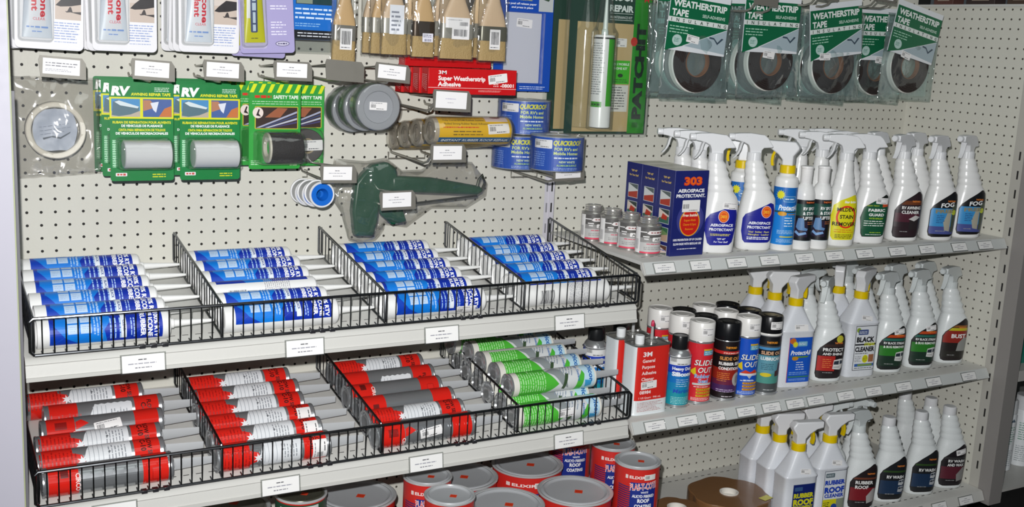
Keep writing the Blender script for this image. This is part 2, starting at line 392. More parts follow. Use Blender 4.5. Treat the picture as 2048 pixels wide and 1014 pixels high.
for i, x in enumerate((49.7, 53.3, 56.5, 60.2, 63.3, 66.3, 69.0, 73.0, 76.9, 81.2, 85.7, 91.2)):
    put_card(1, x, -15.42, ZR2-.55, -30, 'price card in the middle right shelf rail below %s' % un[i], 'price cards in the right shelf rails')
for i, (x, n) in enumerate(((83.6, 'the left RV WASH bottle'), (87.2, 'the right RV WASH bottle'), (91.4, 'the wash and wax bottle'))):
    put_card(1, x, -16.95, ZR3-.5, -25, 'price card on the bottom deck lip below %s' % n, 'price cards on the bottom deck')

# ---------------------------------------------------------------- wire fences and dividers of the tube bins
def fence(dz, lab):
    u = unit('wire_fence', lab, 'wire fence', (0, 0, 0), group='wire fences along the tilted shelves')
    x0, x1, y, zt, zb = -.55, 47.2, -15.0, -6.42+dz, -8.85+dz
    b = MB(); pts = [(x0, y+1.6, zb+.25), (x0, y+.3, zb), (x0, y, zb+.15), (x0, y, zt-.2), (x0+.2, y, zt), (x1-.25, y, zt), (x1, y, zt-.25), (x1, y, zb+.2), (x1-.2, y, zb), (x0+.25, y, zb)]
    b.tube(pts[3:], .11, WIRE, 10); b.tube([(x0+.25, y, zb), (x0, y, zb+.25), (x0, y, zt-.2)], .11, WIRE, 10)
    b.build('rail', u)
    b = MB(); n = 66
    for i in range(1, n):
        x = x0+(x1-x0)*i/n; b.tube([(x, y, zt), (x, y, zb+.05), (x, y+.12, zb+.0), (x, y+.6, zb+.1)], .05, WIRE, 6)
    b.build('upright_wires', u)
    for xc in (7.1, 19.0, 31.2, 43.2):
        b = MB()
        for k in (-.75, 0, .75): b.box(xc+k-.2, y-.16, zb-.14, xc+k+.2, y+.3, zb+.1, mat('26262a', .3, kind='clip'))
        b.build('clip', u, bevel=.03)
fence(0, 'chromed wire fence along the front of the blue tube bins'); fence(LOWER, 'chromed wire fence along the front of the red and green tube bins')
def divider():
    u = unit('wire_divider', '', 'wire divider', (0, 0, 0))
    zt = lambda y: -3.95+y*.165; zb = lambda y: -6.25+y*.17
    b = MB(); b.tube([(0, -.15, zb(0)+.1), (0, -.12, zt(0)-.1), (0, -.3, zt(0)), (0, -14.75, zt(-14.75)), (0, -14.85, zt(-14.8)-.3), (0, -14.85, zb(-14.8)+.1)], .1, WIRE, 8)
    b.tube([(0, -.15, zb(0)+.1), (0, -.3, zb(0)), (0, -14.8, zb(-14.8)+.08)], .09, WIRE, 8)
    b.tube([(.16, -.32, zb(0)), (.16, -.32, zt(0))], .06, WIRE, 6); b.build('rail', u)
    b = MB()
    for i in range(1, 20): y = -.3-.74*i; b.tube([(0, y, zt(y)), (0, y, zb(y))], .042, WIRE, 6)
    b.build('upright_wires', u); return u
dv = divider(); k = 0
for dz, row in ((0, 'blue tube'), (LOWER, 'lower tube')):
    for i, x in enumerate((-.35, 11.75, 23.95, 36.0, 47.0)):
        where = ['at the left end of the %s bins' % row, 'between the first and second %s bins' % row, 'between the second and third %s bins' % row, 'between the third and fourth %s bins' % row, 'at the right end of the %s bins' % row][i]
        o = dv if k == 0 else dup(dv); k += 1
        o.location = W(x, 0, dz); o['label'] = 'chromed wire divider '+where; o['group'] = 'wire dividers of the tube bins'
        if dz == 0: o.location = W(x, 0, 0)
# ================================================================ tubes lying in the bins
def tube_common(u, r, body, cap, noz, nozz, left='f0f0ee', steelend=False):
    """cartridge lying along x from 0 (piston end) to 8.4, nozzle to +x"""
    b = MB()
    if steelend: b.lathe([(r*.3, .18), (r*.8, .12), (r*.86, .02), (r*1.0, .0), (r*1.02, .08), (r, .16), (r, 8.3), (r*1.02, 8.36), (r*1.0, 8.45), (r*.7, 8.42)], steel('c6c8ca', .2), 40, axis='x')
    else: b.lathe([(r*.8, .25), (r*.9, .0), (r, .03), (r, 8.1), (r*.97, 8.3), (r*.86, 8.42), (r*.5, 8.46)], body, 40, axis='x')
    b.build('cartridge', u)
    b = MB()
    if nozz == 'cone': b.lathe([(.36, 8.42), (.34, 8.75), (.27, 8.8), (.13, 11.2), (.09, 11.5)], noz, 20, axis='x')
    else:
        b.lathe([(.3, 8.44), (.28, 8.62), (.2, 8.7)], noz, 16, axis='x')
        b.loft([[(8.66+t*2.7, .27*(1-t*.75)*q*(1 if s else 1), .27*(1-t*.5)*p) for p, q, s in ((1, 0, 1), (.7, .7, 1), (0, 1, 1), (-.7, .7, 1), (-1, 0, 1), (-.7, -.7, 1), (0, -1, 1), (.7, -.7, 1))] for t in (0, .3, .7, 1)], noz)
    b.build('nozzle', u)
BLUE, SKY = '0a2ca0', '0c78d6'
def blue_label(stk, seed, r=1.0):
    d = D(.0016, .004); W2 = 2.05      # u along the tube, v around it, 0 = front
    B0 = -.72; d.R(.75, B0, 7.85, W2, BLUE); d.P([(1.9, B0), (4.3, B0), (4.1, .2), (4.6, .9), (4.0, W2), (1.1, W2), (1.0, .6)], SKY); d.P([(.75, B0), (2.6, B0), (1.7, -.2), (.9, .8), (.75, 1.0)], '0a3cae')
    for k in range(4): d.P([(.85+1.5*k, B0), (.88+1.5*k, B0), (2.6+1.5*k, .6), (2.57+1.5*k, .6)], '2a62c4')
    for i in range(2):
        for j in range(2): d.R(1.85+.78*i, .05+.72*j, 2.52+.78*i, .67+.72*j, 'b4cce6'); d.L(1.95+.78*i, .15+.72*j, 2.42+.78*i, .57+.72*j, 3, '8fabd0', seed+i+j, .3, .3)
    for x, n in ((3.6, 3), (3.85, 1), (4.4, 1), (4.7, 1), (5.0, 1)): d.L(x-.65, .1, x+.85, .1+.2*n, n, '9dc0e8', seed+n, .3, .5, -90)
    d.R(5.15, -.45, 5.5, 1.5, 'dfe6ee'); d.T('CLEAR' if not seed % 2 else 'BLACK', 5.27, .4, .24, '1b3f86', rot=-90, bold=.04)
    d.L(5.2, .0, 6.6, .35, 2, 'a4c0ea', seed+7, .2, .5, -90)
    d.T('RUBBER', 6.42, .4, .42, 'f4f6fa', w=1.7, rot=-90, bold=.06); d.T('SILICONE', 6.86, .4, .46, 'f4f6fa', w=1.9, rot=-90, bold=.06); d.T('100% RTV', 7.3, .3, .42, 'f4f6fa', w=1.8, rot=-90, bold=.06)
    if stk: d.sticker(6.6, -.75, 1.7, .8, 0, seed)
    return d
def white_back(seed):
    d = D(.0016, .004); d.R(.8, 1.1, 7.75, 1.9, BLUE); d.P([(3, 1.1), (5, 1.1), (4.6, 1.9), (2.6, 1.9)], SKY); d.bars(1.6, -.7, 2.9, .5, '55555a', seed); d.L(3.3, -1.0, 7.3, 1.0, 13, 'a3a3aa', seed, .15, .45, 90); return d
PW = plastic('e9e9e7', .3)
def make_blue(i, phi, kind):
    u = unit('silicone_tube', '', 'caulk tube', (0, 0, 0)); tube_common(u, 1.0, PW, None, PW, 'cone')
    d = blue_label(kind == 's', i) if kind != 'w' else white_back(i)
    d.lay('label', u, F_cylx(1.0, phi), None, .14); return u
protos = {}
def tube(kind, make, phi_class, x, y, z, rz, label, group):
    key = (kind, phi_class)
    if key not in protos: o = protos[key] = make()
    else: o = dup(protos[key])
    o.location = W(x, y, z); o.rotation_euler = (0, 0, R(rz)); o['label'] = label; o['group'] = group
wh = ['front', 'second from the front', 'third from the front', 'fourth from the front', 'fifth from the front', 'back']
YS = [-13.85, -11.72, -9.6, -7.45, -5.3, -3.15]
bl = {0: 'snnn nn'.replace(' ', ''), 1: 'nnwnnn', 2: 'sswsnn', 3: 'wsnnnn'}
bl = {0: 'nnnnnn', 1: 'nnwnnn', 2: 'ssnnnn', 3: 'wsnnsn'}
ph = {0: [0, .5, .35, .25, .35, .7], 1: [.3, .6, 0, .55, .5, .6], 2: [.15, .0, .55, .8, .4, .7], 3: [.1, .1, .3, .5, .25, .6]}
for bi in range(4):
    for j in range(6):
        kd = bl[bi][j]; phi = ph[bi][j]; z = deckz(YS[j])+1.0/math.cos(.168)+.02
        x = [-.1, 11.85, 24.15, 36.05][bi]+[0, .12, .05, -.05, .08, .1][(j+bi) % 6]
        what = {'n': 'blue silicone tube', 's': 'stickered blue silicone tube', 'w': 'silicone tube with white barcode side up'}[kd]
        tube('b'+kd, lambda: make_blue(bi+j, phi, kd), round(phi*5), x, YS[j], z, 0, '%s, %s in the %s upper bin' % (what, wh[j], bins[bi]), 'silicone tubes on the upper tilted shelf')
RED, SIL = 'd6241b', '8e9296'
FOIL = mat('a2a5a8', .24, .65, kind='foil')
def red_label(kind, seed):
    d = D(.0016, .004); H = 2.9; CY = 3.0
    # kind a: full screen-printed side; b: plain foil side
    d.R(.35, -CY, 2.3 if kind != 'c' else 2.0, CY, RED, r=.18); d.R(6.35, -CY, 8.1, CY, RED, r=.18)
    if kind in 'bs': d.R(2.25, -CY, 6.4, CY, 'a2a5a8', r=.24, metal=.65)
    if kind in 'ad':
        d.P([(2.3, -.6), (3.1, -.2), (2.9, .3), (2.3, .5)], RED); d.star(2.9, -.1, .38, .16, 7, 'dfe3e6')
        d.P([(3.3, -.75)]+[(3.3+2.9*i/12, -.8-.09*(i % 2)) for i in range(1, 12)]+[(6.15, -.6), (6.15, 1.1)]+[(6.1-2.8*i/12, 1.25+.08*(i % 2)) for i in range(12)]+[(3.2, .6), (3.05, .1)], 'dcdfe2')
        for k in range(4): d.R(3.35+.3*k, -.6, 3.39+.3*k, 1.1, '9fa4aa')
        d.L(4.6, -.4, 5.8, .9, 6, '8b8f95', seed, .3, .4, 90); d.star(4.7, .3, .12, .05, 4, '55585c')
        d.T('C-10', 6.8, .5, .5, '3a0f0d', rot=-90, bold=.05); d.T('FLOW SEAL', 7.25, .2, .42, '3a0f0d', w=2.0, rot=-90, bold=.05)
        d.L(.6, -1.2, 2.1, 1.3, 10, 'a3140f', seed+3, .2, .4, 90)
    if kind in 'b': d.T('CIRCO', 2.05, .1, .42, 'f0d8d4', rot=-90, bold=.05); d.RR(7.0, -.5, 7.6, .4, .05, 'b3160f'); d.RR(7.05, -.45, 7.55, .35, .04, RED); d.R(1.1, .5, 1.6, 1.1, '6b1512')
    if kind in 's': d.T('CIRCO', 2.05, -.6, .4, 'f0d8d4', rot=-90, bold=.05); d.R(.9, .2, 1.7, .8, '8e1613'); d.sticker(4.5, .2, 1.9, .75, 8, seed); d.P([(2.3, .1), (3.2, .5), (2.7, .9), (2.3, .7)], RED)
    if kind == 'd': d.sticker(7.55, -.1, 1.5, 1.1, 90, seed)
    return d
def make_red(kind, phi, seed):
    u = unit('sealant_tube', '', 'sealant tube', (0, 0, 0)); b = MB(); r = 1.0
    b.lathe([(.3, .1), (r*.62, .0), (r*.8, .12), (r*.86, .02), (r*1.02, .0), (r*1.03, .1), (r, .16), (r, 8.3), (r*1.03, 8.36), (r*1.0, 8.45), (r*.7, 8.42)], FOIL, 40, axis='x'); b.build('cartridge', u)
    b = MB(); b.lathe([(.3, 8.42), (.28, 8.62), (.2, 8.7)], plastic('b9bbbd'), 16, axis='x')
    b.loft([[(8.66+t*2.7, .1*(1-t*.6)*q, (.42-.16*t)*p) for p, q in ((1, 0), (.7, .7), (0, 1), (-.7, .7), (-1, 0), (-.7, -.7), (0, -1), (.7, -.7))] for t in (0, .25, .7, 1)], plastic('b0b2b4', .35)); b.build('nozzle', u)
    red_label(kind, seed).lay('label', u, F_cylx(1.0, phi), None, .14); return u
kk = {0: 'baabsa', 1: 'addaaa', 2: 'sabbba'}; kk = {0: 'baasaa', 1: 'dddaaa', 2: 'sabbaa'}
pp = {0: [0, .5, .35, .3, -.2, .7], 1: [.1, .5, .45, .4, .5, .6], 2: [-.1, .6, -.5, .3, -.6, .6]}
nz = {'a': 'red foil sealant tube, white panel', 'b': 'red and plain foil sealant tube', 's': 'stickered red foil sealant tube', 'd': 'red foil tube, white right-end sticker'}
for bi in range(3):
    for j in range(6):
        kd = kk[bi][j]; phi = pp[bi][j]; z = deckz(YS[j], LOWER)+1.04/math.cos(.168)+.02
        x = [-.05, 11.5, 23.7][bi]+([0, -.1, .1, .7, 1.15, .1][j] if bi == 0 else [0, .1, .25, .1, .4, .3][j])
        tube('r'+kd, lambda: make_red(kd, phi, bi*7+j), round(phi*5), x, YS[j], z, 0, '%s, %s in the %s lower bin' % (nz[kd], wh[j], bins[bi]), 'sealant tubes on the lower tilted shelf')
GRN = '4fb83a'
def make_green(kind, phi, seed):
    u = unit('lap_sealant_tube', '', 'sealant tube', (0, 0, 0)); b = MB(); r = 1.0; cw = mat('e2dfd6', .45, kind='card_tube')
    b.lathe([(r*.93, .16), (r, .16), (r, 8.3), (r, 8.4), (r*.9, 8.42)], cw, 40, axis='x'); b.build('cartridge', u)
    b = MB(); b.lathe([(.02, .02), (.5, .0), (.6, .12), (.85, .14), (.93, .0), (1.02, .02), (1.02, .2)], steel('c0c2c4', .16), 40, axis='x', cap0=False, cap1=False); b.build('end_cap', u)
    b = MB(); b.lathe([(.3, 8.42), (.28, 8.62), (.2, 8.7)], plastic('b9bbbd'), 16, axis='x')
    b.loft([[(8.66+t*2.7, .1*(1-t*.6)*q, (.36-.12*t)*p) for p, q in ((1, 0), (.7, .7), (0, 1), (-.7, .7), (-1, 0), (-.7, -.7), (0, -1), (.7, -.7))] for t in (0, .25, .7, 1)], plastic('a9abad', .35)); b.build('nozzle', u)
    d = D(.0016, .004); CY = 3.0
    d.R(.75, -CY, 8.2, CY, GRN); d.P([(3.3, -CY), (3.6, -1.2), (4.6, -.4), (3.5, .9), (3.4, CY), (7.2, CY), (7.3, 1), (6.5, -.2), (6.2, -1.4), (6.2, -CY)], 'd6d9da')
    d.P([(3.4, .9), (4.2, .4), (4.9, -.5), (5.6, -.9), (5.0, .9), (4.4, 1.3)], '8f9698'); d.P([(4.9, -.9), (5.2, -1), (5.6, .4), (5.3, .5)], '3d5238')
    d.P([(6.9, -1.3), (7.4, -1.6), (8.2, -1.4), (8.2, 1.5), (7.3, 1.7), (6.9, .9), (7.2, .2)], 'bfe0f0'); d.P([(7.3, -1.1), (7.9, -.9), (7.9, -.4), (7.2, -.3)], '3f9fd4')
    d.T('Dicor', 7.65, .35, .62, '2267b4', w=1.7, rot=-90, bold=.06, sl=.15); d.T('Lap Sealant', 6.5, .5, .34, '3a6fae', w=1.7, rot=-90, bold=.04, sl=.2)
    d.L(1.0, -1.1, 3.1, 1.5, 11, 'a8e29c', seed, .2, .5, 90); d.L(5.0, .3, 6.2, 1.6, 5, '8c98a8', seed+2, .3, .4, 70)
    if kind == 's': d.sticker(4.9, .05, 1.7, .75, 4, seed)
    if kind == 'r': d.R(.75, .9, 8.2, 1.3, 'd8d9d2')
    d.lay('label', u, F_cylx(1.0, phi), None, .14); return u
gy = [-13.85, -11.72, -9.6, -7.45, -5.3, -3.15]
for j in range(6):
    z = deckz(gy[j], LOWER)+1.06/math.cos(.168)+.02
    tube('gs' if j == 0 else 'gn', lambda: make_green('s' if j == 0 else 'n', .0, j), 0, 35.9+[0, .1, -.1, .1, 0, .2][j], gy[j], z, 0, 'green lap sealant tube, %s in the bottom layer of its bin' % wh[j], 'green sealant tubes in the rightmost lower bin')
uy_ = [-12.2, -9.95, -7.75, -5.6, -3.4]
for j, y in enumerate(uy_):
    z = deckz(y, LOWER)+1.06/math.cos(.168)+1.86
    tube('gr' if j == 2 else 'gn', lambda: make_green('r' if j == 2 else 'n', .35, j), .35 if j != 2 else 9, [36.3, 36.2, 36.0, 35.9, 35.2][j], y, z, 0, 'green lap sealant tube, %s in the top layer of its bin' % (wh[j] if j < 4 else 'back'), 'green sealant tubes in the rightmost lower bin')
# ================================================================ spray bottles
SA = [(0, 0, 1.42, .93, 2.6), (.16, 0, 1.6, 1.08, 2.7), (1.5, .02, 1.66, 1.12, 2.7), (3.4, .1, 1.68, 1.12, 2.6), (4.3, .18, 1.62, 1.08, 2.5), (4.75, .2, 1.56, 1.06, 2.4), (5.15, .15, 1.43, 1.0, 2.3), (5.45, .08, 1.27, .94, 2.2), (5.6, .03, 1.22, .92, 2.2), (5.85, 0, 1.28, .95, 2.2), (6.08, -.06, 1.14, .88, 2.2), (6.25, -.12, 1.1, .86, 2.2), (6.55, -.14, 1.16, .9, 2.1), (6.78, -.22, 1.02, .83, 2.1), (6.95, -.28, .98, .8, 2), (7.25, -.3, 1.03, .84, 2), (7.48, -.37, .91, .77, 2), (7.65, -.4, .87, .75, 2), (7.92, -.43, .88, .76, 2), (8.12, -.48, .76, .7, 2), (8.3, -.52, .64, .64, 2), (8.6, -.52, .5, .5, 2)]
SB = [(0, 0, 1.75, 1.1, 6), (.12, 0, 1.85, 1.2, 6), (5.55, 0, 1.85, 1.2, 6), (5.62, 0, 1.9, 1.24, 6), (5.75, 0, 1.9, 1.24, 6), (5.85, 0, 1.8, 1.18, 6), (6.6, 0, 1.35, .98, 5), (7.4, 0, .98, .8, 3.2), (7.95, 0, .74, .68, 2.2), (8.1, 0, .64, .64, 2), (8.5, 0, .45, .45, 2)]
SC = [(0, 0, 1.2, .95, 2.3), (.15, 0, 1.38, 1.08, 2.4), (1.5, 0, 1.47, 1.12, 2.4), (3.6, 0, 1.46, 1.1, 2.4), (4.6, 0, 1.36, 1.02, 2.3), (5.4, 0, 1.16, .92, 2.2), (5.8, 0, 1.02, .85, 2.1), (5.95, 0, .98, .83, 2.1), (6.1, 0, 1.0, .84, 2), (6.4, 0, .92, .8, 2), (6.55, 0, .88, .78, 2), (6.7, 0, .9, .78, 2), (7.1, 0, .8, .72, 2), (7.3, 0, .75, .7, 2), (7.8, 0, .72, .68, 2), (8.1, 0, .66, .62, 2), (8.3, 0, .58, .58, 2), (8.5, 0, .45, .45, 2)]
HP = plastic('dfe0e2', .3); HPC = plastic('d2d8d8', .3); YEL = plastic('e2c200', .3)
BP = {'w': plastic('e6e6e5', .25), 'c': plastic('dfe2e8', .28), 'g': plastic('e0e4e4', .27)}
def refine(S, n=3):
    out = []
    for i in range(len(S)-1):
        p0 = S[max(0, i-1)]; p1 = S[i]; p2 = S[i+1]; p3 = S[min(len(S)-1, i+2)]; out.append(p1)
        if p2[0]-p1[0] > .3:
            for k in range(1, n):
                t = k/n; out.append(tuple(p1[a]+(p2[a]-p1[a])*t for a in range(5)))
    out.append(S[-1]); return out
def body(u, S, m, name='bottle'):
    b = MB(); b.loft([sring(cx, 0, rx, ry, n, z, 40) for z, cx, rx, ry, n in refine(S)], m); return b.build(name, u, ang=50)
def head_a(u, nx, rot, m=None, tipcol=None):
    """trigger head, nozzle towards -x, pivoted on the neck"""
    m = m or HP; T = Matrix.Translation((nx, 0, 0)) @ Matrix.Rotation(R(rot), 4, 'Z')
    b = MB(); b.T = T; n = 24
    rings = []
    for z, r in ((8.28, .66), (8.95, .64), (9.02, .56)): rings.append([(r*(1+(.025 if j % 2 else 0))*math.cos(2*math.pi*j/48), r*(1+(.025 if j % 2 else 0))*math.sin(2*math.pi*j/48), z) for j in range(48)])
    b.loft(rings, m); col = b.build('collar', u, ang=20)
    b = MB(); b.T = T
    P = [(-2.05, 10.05), (-2.05, 10.62), (-1.5, 10.68), (-.6, 10.72), (.7, 10.6), (1.05, 10.35), (1.6, 9.6), (1.56, 9.48), (.75, 9.42), (.56, 9.2), (.54, 8.9), (-.54, 8.9), (-.56, 9.3), (-.7, 9.65), (-1.1, 9.85), (-1.6, 9.98)]
    b.prism(P, -.42, .42, m); hd = b.build('trigger_head', u, bevel=.09, ang=40)
    b = MB(); b.T = T; b.lathe([(.2, -2.0), (.31, -2.05), (.31, -2.45), (.27, -2.52), (.06, -2.53)], m, 20, (0, 10.32), 'x'); b.build('nozzle', hd)
    b = MB(); b.T = T
    pts = [(-1.2, 9.95), (-1.35, 9.55), (-1.42, 9.15), (-1.6, 8.75), (-1.95, 8.35)]; rings = []
    for i, (x, z) in enumerate(pts):
        w = .3-.02*i; t = .11; rings.append([(x-t, -w, z), (x+t, -w*.8, z+.06), (x+t, w*.8, z+.06), (x-t, w, z)])
    b.loft(rings, m); b.build('trigger', hd, bevel=.03); return hd
def head_b(u, nx, rot, white=None, yel=None, z0=8.1):
    """squarer trigger head with coloured collar and trigger, nozzle towards +x"""
    white = white or HP; yel = yel or YEL; T = Matrix.Translation((nx, 0, z0-8.1)) @ Matrix.Rotation(R(rot), 4, 'Z')
    b = MB(); b.T = T; b.lathe([(.66, 8.08), (.73, 8.12), (.72, 8.78), (.66, 8.84)], yel, 36); b.build('collar', u)
    b = MB(); b.T = T
    P = [(-.5, 8.78), (-.5, 9.7), (-.95, 10.35), (-.95, 10.55), (-.6, 11.0), (2.3, 11.0), (2.3, 10.35), (1.6, 10.2), (.9, 9.75), (.5, 9.3), (.5, 8.78)]
    b.prism(P, -.5, .5, white); hd = b.build('trigger_head', u, bevel=.12, ang=40)
    b = MB(); b.T = T; b.box(2.3, -.3, 10.42, 2.42, .3, 10.95, plastic('3a3f48')); b.build('nozzle', hd, bevel=.04)
    b = MB(); b.T = T; pts = [(1.25, 10.1), (1.45, 9.6), (1.5, 9.1), (1.42, 8.65)]
    b.loft([[(x-.13, -.26, z), (x+.13, -.2, z), (x+.13, .2, z), (x-.13, .26, z)] for x, z in pts], yel); b.build('trigger', hd, bevel=.03); return hd
def cap_plain(u, nx, m):
    b = MB(); rings = []
    for z, r in ((8.25, .66), (8.32, .68), (9.08, .66), (9.16, .58)): rings.append([(nx+r*(1+(.015 if j % 2 else 0))*math.cos(2*math.pi*j/56), r*(1+(.015 if j % 2 else 0))*math.sin(2*math.pi*j/56), z) for j in range(56)])
    b.loft(rings, m); b.build('cap', u, ang=20)
TP = [(-1.22, 1.0), (-1.12, .6), (-.8, .48), (1.0, .55), (1.35, .7), (1.5, 1.2), (1.6, 3.2), (1.58, 4.0), (1.45, 4.7), (1.25, 4.95), (1.0, 4.95), (-.3, 4.1), (-.95, 3.55), (-1.17, 3.1)]
def inset(P, k):
    cx = sum(p[0] for p in P)/len(P); cy = sum(p[1] for p in P)/len(P)
    return [(cx+(x-cx)*k, cy+(y-cy)*k) for x, y in P]
def lab_303(v):
    d = D(.0016, .006); N = '1a1f8e'
    if v: P = [(-1.25, 1.0), (-1.05, .75), (1.15, .8), (1.42, 1.0), (1.6, 2.4), (1.62, 3.8), (1.45, 4.35), (1.1, 4.5), (-1.15, 3.4), (-1.35, 3.0), (-1.4, 1.8)]
    else: P = [(-1.0, .95), (-.75, .75), (1.0, .82), (1.3, 1.1), (1.6, 2.4), (1.6, 3.6), (1.45, 4.2), (1.15, 4.4), (-.9, 3.6), (-1.25, 3.1), (-1.35, 2.2)]
    d.P(P, N); cx, cy = (.75, 3.65) if v else (.3, 3.4)
    d.E(cx, cy, .5, .56, 'f0e8e4'); d.E(cx, cy, .46, .52, 'e0471c'); d.E(cx, cy, .38, .43, 'ef8a2a'); d.E(cx, cy, .3, .34, 'e0571c'); d.T('303', cx, cy-.13, .36, 'fbc53a', w=.52, bold=.04)
    d.T('AEROSPACE', .2, 2.5, .32, 'eef0f6', w=2.1, bold=.06); d.T('PROTECTANT', .2, 2.1, .32, 'eef0f6', w=2.25, bold=.06)
    if v: d.T('Vinyl · Rubber · Plastic', .2, 1.72, .22, 'e8e070', w=2.0); d.T('Fiberglass · Leather', .2, 1.47, .22, 'e8e070', w=2.0); d.L(-.9, 1.05, 1.2, 1.35, 2, 'e6e8f0', 4, .1, .7)
    else: d.L(-.8, 1.62, 1.1, 1.85, 2, 'd9cf52', 4, .1, .6); d.T('"SPF 40"', .2, 1.28, .22, 'eef0f6', w=.8, bold=.03, sl=.2); d.T('For Your Stuff', .2, 1.02, .22, 'eef0f6', w=1.3, bold=.03, sl=.2); d.sticker(.9, 4.35, 1.5, .6, -4, 8)
    return d
def lab_thet(base, bars, lines, pic, stk=None, seed=1, extra=None):
    """black panel with a slanted top-left corner; bars = coloured bands; lines = (text, v, size, w)"""
    d = D(.0016, .006); d.P(inset(TP, 1.05), '181214'); d.P(TP, base)
    for y0, y1, c in bars: d.P(clipband(TP, y0, y1), c)
    if pic: pic(d)
    if extra: extra(d)
    for t, v, s, w, u0 in lines: d.T(t, u0, v, s, 'f0f0ee', w=w, bold=.05)
    d.T('THETFORD', .85, 4.02, .22, 'f08a3c', w=.9, bold=.05); d.L(-.6, .95, .5, 1.1, 1, '9a9a9a', seed)
    if stk: d.sticker(*stk)
    return d
def clipband(P, y0, y1):
    def clip(P, y, keep):
        o = []
        for a, b in zip(P, P[1:]+P[:1]):
            ia, ib = keep(a[1], y), keep(b[1], y)
            if ia: o.append(a)
            if ia != ib: t = (y-a[1])/(b[1]-a[1]); o.append((a[0]+(b[0]-a[0])*t, y))
        return o
    return clip(clip(P, y0, lambda a, y: a >= y), y1, lambda a, y: a <= y)
def rv_pic(cx, cy, s, c='d8d8d6'):
    def f(d):
        d.P([(cx-s*.6, cy-s*.5), (cx+s*.3, cy-s*.6), (cx+s*.62, cy-s*.3), (cx+s*.62, cy+s*.55), (cx+s*.2, cy+s*.6), (cx-s*.5, cy+s*.45)], c)
        d.P([(cx-s*.5, cy-.02*s), (cx+s*.1, cy-.02*s), (cx+s*.1, cy+s*.4), (cx-s*.45, cy+s*.34)], '2c3440'); d.P([(cx+s*.2, cy), (cx+s*.55, cy+.05*s), (cx+s*.55, cy+s*.4), (cx+s*.2, cy+s*.42)], '3a4350')
        d.R(cx-s*.5, cy-s*.34, cx+s*.2, cy-s*.26, '8a8a88')
    return f
def bottle_a(label, loc, rz, hrot, dec, kind='w', cap=False, name='spray_bottle', group='spray bottles on the right shelves', tip=0):
    u = unit(name, label, 'spray bottle' if not cap else 'bottle', loc, rz-24, group)
    body(u, SA, BP[kind])
    if cap: cap_plain(u, -.55, HP)
    else: head_a(u, -.55, hrot, HP if kind != 'g' else HPC)
    if dec: dec.lay('label', u, F_sect(SA), .12, .25)
    return u
def bottle_b(label, loc, rz, hrot, dec, name='spray_bottle', group='yellow-collared square spray bottles'):
    u = unit(name, label, 'spray bottle', loc, rz-9, group); body(u, SB, BP['c']); head_b(u, 0, hrot)
    if dec: dec.lay('label', u, F_sect(SB), .2, .4); q = D(.0016, .006); q.sticker(*dec.stk, 6); q.lay('price_sticker', u, F_sect(SB), .2, .2)
    return u
G1 = 'spray bottles on the upper right shelf'; G2 = 'spray bottles on the middle right shelf'; G3 = 'bottles on the bottom deck'
# ---- upper right shelf, front row
bottle_a('white sprayer with navy 303 label and price sticker, directly right of the blue 303 box', (57.0, -12.75, ZR1), 0, 0, lab_303(0), group=G1)
bottle_a('white sprayer with navy 303 label but no sticker, second right of the 303 box', (61.6, -12.6, ZR1), 0, 0, lab_303(1), group=G1)
def lab_mildew():
    d = D(.0016, .006); Y = 'ddd51c'
    d.P([(-1.15, 1.0), (-.95, .65), (1.0, .7), (1.15, .95), (1.3, 2.6), (1.28, 4.3), (1.1, 5.0), (.8, 5.0), (-.5, 4.5), (-1.1, 4.0), (-1.25, 3.0)], Y)
    d.E(.15, 2.9, 1.0, 1.1, 'e03a1c'); d.E(.15, 2.9, .82, .92, Y)
    d.T('Star brite', .45, 4.25, .3, 'f4f4f0', w=1.2, bold=.06, sl=.2); d.T('MILDEW', .15, 3.45, .5, '232014', w=1.9, bold=.05); d.T('STAIN', .2, 2.75, .5, '232014', w=1.4, bold=.05); d.T('REMOVER', .05, 2.05, .5, '232014', w=2.3, bold=.05)
    d.L(-.9, 1.35, 1.0, 1.75, 2, 'd68a1c', 2, .1); d.L(-.8, .8, .95, 1.25, 3, '55531c', 3, .1); return d
u = unit('spray_bottle', 'slender white sprayer with bright yellow mildew stain remover label', 'spray bottle', (72.0, -13.2, ZR1), -24, G1); body(u, SC, BP['w']); head_a(u, 0, 0); lab_mildew().lay('label', u, F_sect(SC), .12, .25)
def fabric():
    d = D(.0016, .006); P = [(-1.0, 1.1), (-.85, .8), (1.0, .85), (1.3, 1.0), (1.55, 2.4), (1.58, 4.0), (1.45, 4.7), (1.2, 4.85), (-.3, 4.0), (-.9, 3.6), (-1.15, 2.6)]; d.P(inset(P, 1.04), '101412'); d.P(P, '135236')
    d.P(clipband(P, 4.3, 4.9), '101412'); d.P([(.9, 3.7), (1.56, 3.75), (1.5, 4.2), (.9, 4.1)], 'd0522c')
    d.T('HIGH TECH', -.1, 3.75, .2, 'b3c832', w=1.2, sl=.2); d.T('FABRIC', .35, 3.25, .38, 'f0f0ee', w=1.75, bold=.06); d.T('GUARD', .35, 2.8, .38, 'f0f0ee', w=1.6, bold=.06); d.T('WATER REPELLENT', .35, 2.5, .2, 'b3d832', w=1.5, bold=.03)
    d.L(-.85, 1.75, 1.4, 2.4, 3, 'e6ebe6', 2, .15, .4); d.L(-.2, 1.1, 1.1, 1.25, 1, 'a8c832', 3); d.L(-.6, .9, 1.2, 1.02, 1, 'e6ebe6', 3); d.sticker(.85, 4.3, 1.35, .6, -3, 9); return d
bottle_a('white sprayer with dark green FABRIC GUARD label', (76.2, -12.85, ZR1), 0, 0, fabric(), group=G1)
